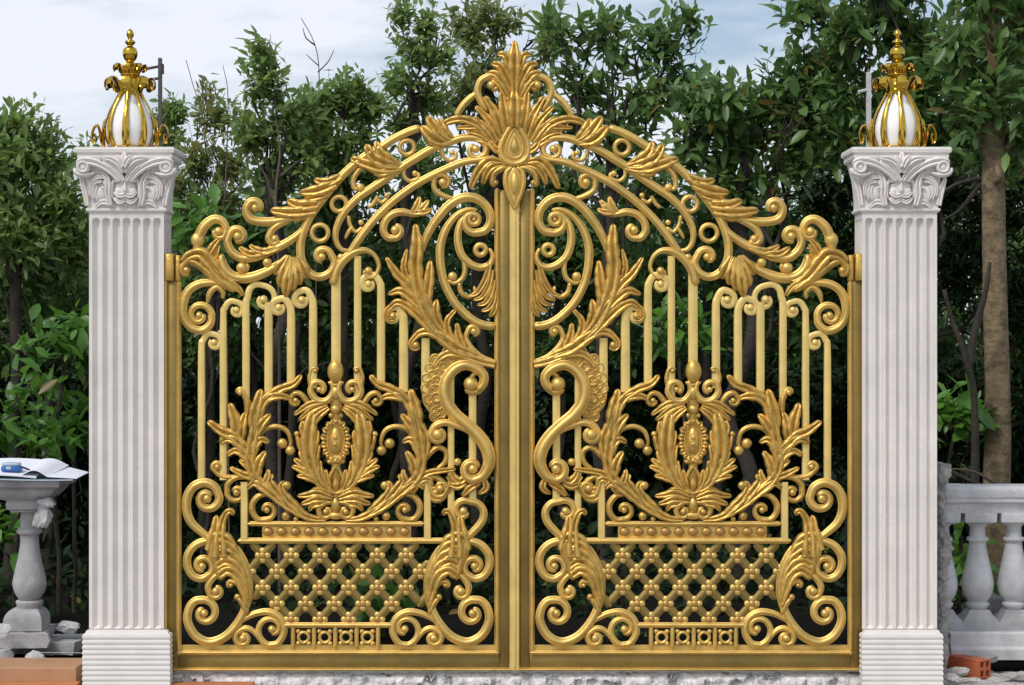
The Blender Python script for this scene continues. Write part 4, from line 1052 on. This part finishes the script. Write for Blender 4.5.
# rough mortar edge of the old wall between pillar and balustrade
def mortar():
    x0, x1 = P(936, 0, .25)[0], P(944.5, 0, .25)[0]; V = []; F = []; zs = np.linspace(GZ, P(0, 463, .25)[2], 260); nseg = 16
    for z in zs:
        for j in range(nseg):
            a = 2 * math.pi * j / nseg; p = np.array([[math.cos(a) * 2, math.sin(a) * 2, z * 22]]); n = noise3(p, 6)[0] + .7 * noise3(p * 2.6, 7)[0]
            V.append(((x0 + x1) / 2 + ((x1 - x0) * .45 + .013 * n) * math.copysign(abs(math.cos(a))**.6, math.cos(a)), .25 + (.07 + .01 * n) * math.copysign(abs(math.sin(a))**.6, math.sin(a)), z))
    F = [[i * nseg + j, i * nseg + (j + 1) % nseg, (i + 1) * nseg + (j + 1) % nseg, (i + 1) * nseg + j] for i in range(len(zs) - 1) for j in range(nseg)]
    F.append([(len(zs) - 1) * nseg + j for j in range(nseg)])
    thing('wall_stub', V, F, 'rough', 'rough grey mortar edge of a broken wall between right pillar and balustrade', 'wall', None, 30)
mortar()
# hollow brick and debris
def brick():
    c = np.array(P(985, 668.5, .16)); k = S * (D + .16) / D
    o = empty('hollow_brick', (c[0], c[1], GZ), 'red hollow clay brick with four holes under the balustrade', 'brick')
    yaw = R(34); ca, sa = math.cos(yaw), math.sin(yaw)
    def tr(V): V = np.array(V, float); return np.stack([c[0] + V[:, 0] * ca - V[:, 1] * sa, c[1] + V[:, 0] * sa + V[:, 1] * ca, GZ + .012 + V[:, 2]], 1)
    w, L_, hh = .062, .19, .070; t = .007; V = []; F = []
    # shell made of outer box walls and a cross web, open at both ends
    def bxm(x0, x1, z0, z1):
        v, f = rbox(x0, x1, 0, L_, z0, z1, .001); n = len(V); V.extend(v.tolist()); F.extend([[i + n for i in q] for q in f])
    bxm(-w / 2, w / 2, 0, t); bxm(-w / 2, w / 2, hh - t, hh); bxm(-w / 2, -w / 2 + t, t + .0005, hh - t - .0005); bxm(w / 2 - t, w / 2, t + .0005, hh - t - .0005)
    bxm(-.006, .006, t + .0005, hh - t - .0005); bxm(-w / 2 + t + .0005, -.0065, hh / 2 - .006, hh / 2 + .006); bxm(.0065, w / 2 - t - .0005, hh / 2 - .006, hh / 2 + .006)
    link('brick_shell', tr(V), F, 'brick', o)
    v, f = rbox(-w / 2 + t * .5, w / 2 - t * .5, L_ * .5, L_ * .52, t * .6, hh - t * .6, .0005); link('hole_shade_plate', tr(v), f, 'hole', o)  # added plate inside the shell; its dark colour paints the shade of the holes
brick()
stone(987, 658.5, .26, 17, 3.5, 41, 'rough', 'flat tan flake of mortar on top of the red hollow brick', 8)
stone(958, 671, .06, 11, 5, 42, 'debris', 'long grey splinter of concrete leaning in front of the red brick', 5)
stone(950, 678, -.02, 10, 5, 43, 'debris', 'whitish lump of mortar at the foot of the wall stub', 7)
stone(946, 655, .22, 5, 8, 44, 'brick', 'red brick piece set in the broken wall stub', 6)
stone(968, 681, -.04, 14, 4, 45, 'debris', 'low pale heap of mortar in front of the red brick', 8)
stone(1017, 676, .10, 16, 4, 46, 'debris', 'pale slab of rubble at the right edge under the balustrade', 10)
stone(1018, 600, .62, 9, 10, 47, 'concl', 'cream stone lump behind the rightmost visible baluster', 8)
stone(995, 606, .66, 9, 14, 48, 'conc', 'grey pointed stone seen between two balusters', 8)
V, F = slab(P(1000, 0, .8)[0], P(1130, 0, .8)[0], .66, .9, GZ, P(0, 655, .75)[2], 16, 8, .02, 31)
thing('old_footing', V, F, 'rough', 'low olive grey wall footing behind the balustrade base', 'wall', None, 30)

# ================================================================== VEGETATION
def leafcloud(name, tips, dirs, size, m, parent, per=7, spread=.09, wid=.42, tone=(0, .9), dry=.02, droop=.25, tip_tone=None):
    """whorls of folded leaves round twig tips, as one mesh"""
    n = len(tips) * per
    c = np.repeat(tips, per, 0); d0 = np.repeat(dirs, per, 0)
    d = d0 * rng.uniform(.1, .9, (n, 1)) + rng.normal(size=(n, 3)) * .75; d[:, 2] -= droop * rng.uniform(0, 1, n)
    d /= np.linalg.norm(d, axis=1)[:, None]
    b = c + rng.normal(size=(n, 3)) * spread * .45 - d0 * rng.uniform(0, spread * 1.2, (n, 1))
    up = np.array([0, 0, 1.]) + rng.normal(size=(n, 3)) * .45 + np.array([0, -.35, 0])
    side = np.cross(d, up); side /= np.linalg.norm(side, axis=1)[:, None] + 1e-9
    nn = np.cross(side, d)
    L_ = size * rng.uniform(.42, 1.45, (n, 1)); w = L_ * wid * rng.uniform(.8, 1.2, (n, 1)) * .5
    curl = rng.uniform(-.05, .22, (n, 1)) * L_
    v0 = b; v1 = b + d * L_ * .38 + side * w * .92 + nn * w * .35; v2 = b + d * L_ * .38 - side * w * .92 + nn * w * .35; v3 = b + d * L_ * .42 
    v4 = b + d * L_ * .74 + side * w * .70 + nn * w * .2 - nn * curl * .5; v5 = b + d * L_ * .74 - side * w * .70 + nn * w * .2 - nn * curl * .5; v6 = b + d * L_ * .76 - nn * curl * .5; v7 = b + d * L_ - nn * curl
    V = np.stack([v0, v1, v2, v3, v4, v5, v6, v7], 1).reshape(-1, 3)
    base = (np.arange(n) * 8)[:, None]
    tri = np.array([[0, 1, 3], [0, 3, 2], [1, 4, 6], [1, 6, 3], [3, 6, 5], [3, 5, 2], [4, 7, 6], [6, 7, 5]])
    T = (base[:, :, None] + tri[None]).reshape(-1, 3)
    o0 = origin(parent) if parent else np.zeros(3)
    me = bpy.data.meshes.new(name)
    me.vertices.add(len(V)); me.vertices.foreach_set('co', (V - o0).ravel())
    me.loops.add(T.size); me.loops.foreach_set('vertex_index', T.ravel().astype(np.int32))
    me.polygons.add(len(T)); me.polygons.foreach_set('loop_start', np.arange(0, T.size, 3, dtype=np.int32)); me.polygons.foreach_set('loop_total', np.full(len(T), 3, dtype=np.int32))
    me.polygons.foreach_set('use_smooth', np.ones(len(T), dtype=bool))
    me.update(calc_edges=True)
    tn = rng.uniform(tone[0], tone[1], n) * .5 + np.repeat(rng.uniform(tone[0], tone[1], len(tips)), per) * .5
    dr = rng.uniform(0, 1, n) < dry; tn[dr] = rng.uniform(.955, 1., dr.sum())
    at = me.attributes.new('tone', 'FLOAT', 'POINT'); at.data.foreach_set('value', np.repeat(tn, 8).astype(np.float32))
    me.materials.append(M[m]); me.validate()
    o = bpy.data.objects.new(name, me); COL.objects.link(o)
    if parent: o.parent = parent
    return o

def wob(a, b, n=7, amp=.06):
    a = np.array(a, float); b = np.array(b, float); L_ = np.linalg.norm(b - a)
    t = np.linspace(0, 1, n)[:, None]; p = a * (1 - t) + b * t
    p[1:-1] += rng.normal(size=(n - 2, 3)) * amp * L_ * .5
    return cr(p, .08)

def tree(name, label, cat, group, basepx, y, clumps, lsize=.09, lm='lf_mid', tr=.05, dens=1., per=7, bark='bark', wid=.42, dry=.015, nlimb=None, twigs=6, tone=(0, .9), droop=.25, trunk_top=None, tamp=.03):
    k = (D + y) / D
    bx_ = P(basepx, 0, y)[0]
    root = empty(name, (bx_, y, GZ), label, cat, group)
    cl = []
    for (px, py, rx_, ry_) in clumps:
        yy = y + rng.uniform(-.35, .45) * rx_ * S * k
        cl.append((np.array(P(px, py, yy)), rx_ * S * k, ry_ * S * k))
    cen = np.mean([c[0] for c in cl], 0); lowest = min(c[0][2] - c[2] * .3 for c in cl)
    if trunk_top is not None: top = np.array(P(trunk_top[0], trunk_top[1], y))
    else: top = np.array([bx_ * .5 + cen[0] * .5, cen[1], max(GZ + .5, (lowest + cen[2]) * .5)])
    TV, TF = [], []; nv = 0
    trp = wob((bx_, y, GZ - .05), top, 8, tamp)
    v, f = tube(trp, [tr * 1.25, tr, tr * .9, tr * .75], 10)
    tk = link('trunk', v, f, bark, root, angle=180)
    LV = []; LF = []; n0 = 0; tips = []; dirs = []
    for c, rw, rh in cl:
        j = int(len(trp) * rng.uniform(.5, .99)); s0 = trp[min(j, len(trp) - 1)]
        br = wob(s0, c, 7, .10); v, f = tube(br, [tr * .36, tr * .24, tr * .12], 7)
        LV.append(v); LF += [[i + n0 for i in q] for q in f]; n0 += len(v)
        for _ in range(twigs):
            dd = rng.normal(size=3); dd[2] = abs(dd[2]) * .8 - .1; dd /= np.linalg.norm(dd)
            e = c + dd * np.array([rw, rw * .8, rh]) * rng.uniform(.75, 1.05)
            v, f = tube(wob(br[int(len(br) * rng.uniform(.55, .98))], e, 6, .12), [tr * .13, tr * .07, tr * .03], 5)
            LV.append(v); LF += [[i + n0 for i in q] for q in f]; n0 += len(v)
        area = math.pi * rw * rh; nt = int(dens * 2.6 * area / (per * lsize * lsize * wid * .55)) + 4
        u = rng.normal(size=(nt, 3)); u /= np.linalg.norm(u, axis=1)[:, None]
        rr = rng.uniform(.15, 1, (nt, 1)) ** .45
        # break the clump into uneven sub clumps so that gaps stay open between them
        ns = max(3, int(nt / 14)); sc0 = rng.normal(size=(ns, 3)); sc0 /= np.linalg.norm(sc0, axis=1)[:, None]; sc0 *= rng.uniform(.3, .95, (ns, 1))
        pick = rng.integers(0, ns, nt); loc = sc0[pick] * .72 + u * rr * .36
        loc = np.where((rng.uniform(size=nt) < .25)[:, None], u * rr, loc)
        tips.append(c + loc * np.array([rw, rw * .85, rh])); dd = loc + np.array([0, 0, .45]); dirs.append(dd / (np.linalg.norm(dd, axis=1)[:, None] + 1e-9))
    link('branches', np.vstack(LV), LF, bark, root, angle=180)
    leafcloud('crown', np.vstack(tips), np.vstack(dirs), lsize, lm, root, per, lsize * 1.1, wid, tone, dry, droop)
    return root
TG = 'trees behind the gate'
# left side
tree('tree', 'leafy tree with dense mid green crown left of the left pillar', 'tree', TG, 10, 3.0, [(-10, 165, 55, 60), (40, 150, 34, 48), (12, 130, 36, 34), (60, 210, 32, 50), (15, 230, 60, 50), (75, 245, 26, 55), (-45, 130, 40, 40)], .062, 'lf_mid', .035, 1.7)
tree('tree', 'dark shaded tree with low crown behind the lone baluster', 'tree', TG, 50, 3.6, [(20, 320, 60, 60), (80, 330, 50, 60), (-40, 330, 50, 60), (30, 260, 60, 40)], .068, 'lf_dark', .03, 1.6)
tree('tree', 'small leafy treetop showing just left of the left lantern', 'tree', TG, 105, 4.2, [(85, 160, 30, 26), (110, 200, 30, 45), (140, 165, 30, 30), (165, 145, 26, 40), (175, 110, 16, 24)], .056, 'lf_mid', .03, 1.4)
tree('tree', 'thin yellowing tree with sparse top between left lantern and gate', 'tree', TG, 215, 3.8, [(215, 120, 30, 28), (200, 160, 34, 30), (235, 155, 30, 34), (208, 92, 10, 20), (185, 190, 34, 30), (225, 200, 34, 30)], .055, 'lf_olive', .025, .85, dry=.12)
tree('tree', 'pointed leafy tree left of the gate arch, tallest of the left trees', 'tree', TG, 275, 3.3, [(262, 45, 22, 16), (265, 80, 32, 30), (290, 110, 40, 32), (260, 130, 32, 34), (300, 150, 40, 34), (270, 185, 44, 34)], .062, 'lf_mid', .034, 1.5)
tree('tree', 'bushy round tree behind the left shoulder of the gate arch', 'tree', TG, 340, 3.6, [(345, 95, 34, 30), (365, 120, 30, 36), (320, 110, 30, 32), (340, 150, 40, 34), (370, 165, 36, 36), (325, 190, 44, 36)], .06, 'lf_mid', .03, 1.7)
tree('tree', 'tall slender tree with tiered crown left of the gate crest', 'tree', TG, 415, 3.5, [(400, 14, 20, 18), (415, 45, 26, 22), (400, 75, 26, 24), (430, 90, 30, 30), (405, 120, 26, 22), (425, 20, 22, 22), (440, 55, 24, 24)], .056, 'lf_mid', .032, 1.1)
tree('tree', 'tall open tree with small leaves right behind the gate crest', 'tree', TG, 480, 4.0, [(470, 25, 40, 36), (500, 20, 30, 30), (480, 70, 40, 34), (455, 100, 36, 30), (530, 80, 30, 34), (495, 110, 40, 30), (545, 40, 26, 30)], .055, 'lf_olive', .035, 1.05)
tree('tree', 'broad tree with upright leaf rosettes right of the gate crest', 'tree', TG, 600, 3.2, [(560, 25, 30, 30), (610, 30, 40, 36), (650, 40, 40, 38), (590, 80, 44, 36), (640, 90, 46, 38), (680, 75, 40, 36), (570, 120, 36, 30), (620, 135, 44, 34), (690, 20, 20, 24)], .084, 'lf_dark', .038, 1.0, per=9)
tree('tree', 'broad leaved tree with glossy leaves over the right gate shoulder', 'tree', TG, 740, 2.8, [(720, 95, 46, 40), (770, 100, 46, 40), (745, 140, 50, 36), (700, 140, 40, 36), (690, 100, 34, 30), (790, 75, 34, 26), (810, 110, 44, 44), (820, 60, 34, 40), (790, 150, 46, 36), (740, 180, 50, 34)], .092, 'lf_dark', .04, 1.35, per=9)
tree('tree', 'overhanging dark tree above the right lantern', 'tree', TG, 930, 2.6, [(850, 25, 50, 34), (800, 10, 34, 22), (900, 20, 50, 36), (950, 40, 50, 40), (1000, 30, 50, 44), (840, 80, 34, 40), (920, 80, 40, 30), (975, 95, 44, 34), (1030, 90, 40, 50), (870, -30, 90, 30), (940, 130, 46, 34), (890, 110, 40, 34), (1000, 150, 46, 40), (850, 140, 40, 34)], .084, 'lf_dark', .04, 1.6, per=9)
# straight pale trunk at the right
tree('tree', 'straight pale mottled trunk rising behind the balustrade, dark crown above', 'tree', TG, 1000, 1.5, [(1000, 60, 40, 40), (960, 40, 40, 34), (1030, 20, 50, 44), (985, -20, 50, 34), (1025, 120, 36, 34), (970, 110, 36, 30), (1000, 150, 40, 36), (992, 95, 44, 40)], .084, 'lf_dark', .056, 1.2, bark='barkp', trunk_top=(990, -150), tamp=.004)
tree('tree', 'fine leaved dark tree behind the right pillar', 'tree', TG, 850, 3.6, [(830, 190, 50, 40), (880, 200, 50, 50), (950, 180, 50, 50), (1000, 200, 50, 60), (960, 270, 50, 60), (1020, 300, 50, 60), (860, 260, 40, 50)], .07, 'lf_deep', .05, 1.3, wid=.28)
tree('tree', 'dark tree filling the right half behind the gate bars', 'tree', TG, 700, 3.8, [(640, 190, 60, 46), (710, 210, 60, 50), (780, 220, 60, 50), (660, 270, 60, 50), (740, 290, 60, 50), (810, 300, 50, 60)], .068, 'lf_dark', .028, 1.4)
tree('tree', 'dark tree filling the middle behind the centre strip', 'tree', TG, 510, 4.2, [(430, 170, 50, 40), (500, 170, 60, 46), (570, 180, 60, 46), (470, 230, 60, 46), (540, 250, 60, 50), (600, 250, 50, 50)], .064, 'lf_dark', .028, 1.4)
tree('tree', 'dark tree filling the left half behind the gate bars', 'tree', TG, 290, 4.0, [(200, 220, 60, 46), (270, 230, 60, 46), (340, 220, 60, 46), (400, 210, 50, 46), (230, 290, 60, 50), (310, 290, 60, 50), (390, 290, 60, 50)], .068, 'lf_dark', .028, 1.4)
for px, y, lab in ((-20, 3.0, 'low hanging dark crown at the far left'), (120, 3.2, 'low hanging dark crown behind the left pillar'), (250, 3.1, 'low hanging dark crown behind the left gate bars'), (400, 3.2, 'low hanging dark crown behind the inner left bars'), (560, 3.1, 'low hanging dark crown behind the inner right bars'), (720, 3.2, 'low hanging dark crown behind the right gate bars'), (870, 3.1, 'low hanging dark crown behind the right pillar'), (1040, 3.3, 'low hanging dark crown at the far right')):
    tree('tree', lab, 'tree', TG, px, y + 1.2, [(px - 50, 290, 55, 40), (px + 30, 300, 55, 40), (px - 10, 345, 60, 34), (px + 70, 335, 40, 30), (px - 5, 250, 60, 40)], .068, 'lf_dark', .02, 1.15, tone=(0, .7), trunk_top=(px, 260))
SG = 'shrubs under the trees'
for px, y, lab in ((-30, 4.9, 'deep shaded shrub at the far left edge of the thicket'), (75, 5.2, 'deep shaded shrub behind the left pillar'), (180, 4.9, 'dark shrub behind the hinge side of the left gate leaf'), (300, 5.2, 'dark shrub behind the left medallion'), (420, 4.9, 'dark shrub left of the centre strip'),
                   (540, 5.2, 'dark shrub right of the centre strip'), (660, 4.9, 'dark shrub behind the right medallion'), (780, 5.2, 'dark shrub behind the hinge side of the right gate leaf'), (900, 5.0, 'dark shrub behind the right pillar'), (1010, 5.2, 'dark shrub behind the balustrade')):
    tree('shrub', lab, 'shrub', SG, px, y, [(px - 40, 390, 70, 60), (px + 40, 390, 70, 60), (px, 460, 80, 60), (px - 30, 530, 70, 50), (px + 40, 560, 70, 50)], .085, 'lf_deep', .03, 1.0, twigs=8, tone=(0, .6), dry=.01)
for i, px in enumerate((-120, 90, 300, 510, 720, 930, 1140)):
    lab = ['tall dark backdrop tree at the far left', 'tall dark backdrop tree behind the left pillar', 'tall dark backdrop tree behind the left gate leaf', 'tall dark backdrop tree on the gate axis', 'tall dark backdrop tree behind the right gate leaf', 'tall dark backdrop tree behind the right pillar', 'tall dark backdrop tree at the far right'][i]
    top = [150, 190, 200, 200, 190, 90, 20][i]
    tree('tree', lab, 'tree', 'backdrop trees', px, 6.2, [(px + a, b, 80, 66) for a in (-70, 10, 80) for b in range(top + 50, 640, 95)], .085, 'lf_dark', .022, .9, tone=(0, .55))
# bright leaf sprays in the gaps
FG = 'fresh green bushes'
for px, py, r_, y, lab in ((60, 320, 30, 1.8, 'fresh green leafy bush at the left under the tree'), (20, 400, 44, 1.6, 'bright broad leaved bush behind the notebook'), (75, 410, 24, 1.9, 'small green bush by the left pillar'), (205, 215, 26, 2.2, 'bright green spray above the left gate corner'),
                       (680, 310, 30, 2.0, 'fresh green bush behind the right gate bars'), (955, 400, 26, 1.5, 'broad leaved green plant between right pillar and pale trunk'), (385, 590, 20, 1.2, 'low fresh green plant behind the left lattice'), (620, 640, 18, 1.2, 'low green weed behind the right lattice'), (-6, 512, 24, 1.3, 'green leaves under the baluster cap'), (960, 560, 30, 1.2, 'green leaves seen between the balusters')):
    tree('bush', lab, 'bush', FG, px, y, [(px, py, r_, r_ * .8), (px - r_ * .7, py + r_ * .5, r_ * .7, r_ * .6), (px + r_ * .6, py + r_ * .6, r_ * .7, r_ * .6)], .095, 'lf_bright', .010, .55, twigs=5, wid=.46, dry=.01)
# bare twigs
def bare(px, y, segs, label, r0=.012, m='twig', name='bare_branch'):
    o = empty(name, (P(px, 0, y)[0], y, GZ), label, 'branch', 'bare branches')
    V = []; F = []; n = 0
    for s in segs:
        v, f = tube(cr([P(a, b, y + rng.uniform(-.02, .02)) for a, b in s], .03), [r0, r0 * .7, r0 * .35], 6); V.append(v); F += [[i + n for i in q] for q in f]; n += len(v)
        r0 *= .8
    link('stem', np.vstack(V), F, m, o, angle=180)
bare(318, 3.4, [[(318, 640), (316, 300), (318, 120), (319, 70), (314, 42), (301, 18)], [(315, 45), (306, 38), (303, 28)], [(318, 72), (328, 62), (334, 50)], [(319, 66), (310, 58), (306, 54)]], 'bare forked twig rising into the sky left of the arch', .007)
bare(188, 3.2, [[(230, 640), (225, 300), (205, 130), (193, 85), (186, 60)], [(225, 200), (228, 100), (223, 65)]], 'thin bare twigs standing against the sky right of the left lantern', .006)
bare(270, 2.6, [[(280, 640), (278, 260), (270, 190), (262, 170), (250, 152)], [(276, 230), (276, 190), (280, 150), (276, 120)], [(276, 180), (290, 168), (300, 160)]], 'pale bare branches behind the left leaf of the arch', .012)
bare(950, 1.3, [[(972, 640), (975, 420), (966, 360), (952, 320), (944, 290)], [(968, 370), (975, 330), (986, 290), (990, 262)], [(955, 480), (945, 470), (990, 490)]], 'brown crooked branches between right pillar and pale trunk', .028, 'bark')
bare(960, 2.0, [[(1015, 180), (985, 178), (955, 185), (935, 198)], [(985, 178), (960, 210), (942, 220)]], 'long bare bough reaching from the pale trunk to the right capital', .02, 'bark')
bare(940, 1.0, [[(996, 484), (975, 472), (955, 469), (938, 470)]], 'thin pale bent stick above the balustrade rail', .008, 'twig')

# low growth on the forest floor
n = 1500
tp = np.stack([rng.uniform(-4.2, 4.2, n), rng.uniform(1.8, 4.4, n), np.zeros(n)], 1); tp[:, 2] = GZ + .03 + rng.uniform(0, 1, n)**2 * (.10 + .10 * (tp[:, 1] - 1.8))
o = leafcloud('ground_cover', tp, np.tile([0, -.1, .9], (n, 1)), .07, 'lf_deep', None, 7, .08, .5, (0, .5), .03)
tag(o, 'dark low leaves and litter covering the ground under the trees', 'ground cover', None, 'stuff')
# the wood goes on past both edges of the picture
for px, y, lab in ((-170, 3.4, 'leafy tree just past the left edge, beyond the lone baluster'), (-330, 4.2, 'outermost leafy tree of the wood on the left'), (1190, 3.4, 'leafy tree just past the right edge, beyond the balustrade'), (1350, 4.2, 'outermost leafy tree of the wood on the right')):
    tree('tree', lab, 'tree', TG, px, y, [(px + a, b, 80, 66) for a in (-55, 55) for b in (130, 230, 330, 430, 530)], .085, 'lf_dark', .04, 1.0)
# ================================================================== LIGHT, SKY, CAMERA
SUN_EL, SUN_AZ = 50., -40.     # from the front left (azimuth measured from straight in front of the gate)
w = bpy.data.worlds.new('World'); scene.world = w; w.use_nodes = True
nt = w.node_tree; N = nt.nodes; L = nt.links
bg = N['Background']; bg.inputs['Strength'].default_value = .105
sky = N.new('ShaderNodeTexSky'); sky.sky_type = 'NISHITA'; sky.sun_disc = False
sky.sun_elevation = R(SUN_EL); sky.air_density = 1.0; sky.dust_density = 2.0; sky.ozone_density = 1.5
tc = N.new('ShaderNodeTexCoord'); mp = N.new('ShaderNodeMapping'); mp.inputs['Scale'].default_value = (1.6, 1.6, 7.)
nz = N.new('ShaderNodeTexNoise'); nz.inputs['Scale'].default_value = 2.2; nz.inputs['Detail'].default_value = 7; nz.inputs['Roughness'].default_value = .55
rp = N.new('ShaderNodeValToRGB'); rp.color_ramp.elements[0].position = .42; rp.color_ramp.elements[0].color = (.12, .12, .12, 1); rp.color_ramp.elements[1].position = .57; rp.color_ramp.elements[1].color = (.92, .92, .92, 1)
mx = N.new('ShaderNodeMix'); mx.data_type = 'RGBA'; mx.inputs['B'].default_value = (6.9, 7.15, 7.8, 1)
L.new(tc.outputs['Generated'], mp.inputs['Vector']); L.new(mp.outputs['Vector'], nz.inputs['Vector']); L.new(nz.outputs['Fac'], rp.inputs['Fac'])
L.new(rp.outputs['Color'], mx.inputs['Factor']); L.new(sky.outputs['Color'], mx.inputs['A']); L.new(mx.outputs['Result'], bg.inputs['Color'])
sx, sy, sz = math.cos(R(SUN_EL)) * math.sin(R(SUN_AZ)), -math.cos(R(SUN_EL)) * math.cos(R(SUN_AZ)), math.sin(R(SUN_EL))
sky.sun_rotation = math.atan2(sx, sy)
ld = bpy.data.lights.new('sun', 'SUN'); ld.energy = 1.5; ld.angle = R(12); ld.color = (1, .96, .90)
lo = bpy.data.objects.new('sun', ld); COL.objects.link(lo)
from mathutils import Vector
lo.rotation_euler = Vector((sx, sy, sz)).to_track_quat('Z', 'Y').to_euler(); lo.location = (-4, -6, 9)
cd = bpy.data.cameras.new('camera'); cam = bpy.data.objects.new('camera', cd); COL.objects.link(cam)
cam.location = (CX, -D, CZ); cam.rotation_euler = (R(90), 0, 0)
cd.sensor_width = 36; cd.lens = 36 * D / (1024 * S); cd.clip_end = 2000; cd.clip_start = .05
scene.camera = cam
scene.view_settings.view_transform = 'Standard'; scene.view_settings.look = 'None'; scene.view_settings.gamma = 1; scene.view_settings.exposure = .33
scene.render.resolution_x = 1024; scene.render.resolution_y = 685
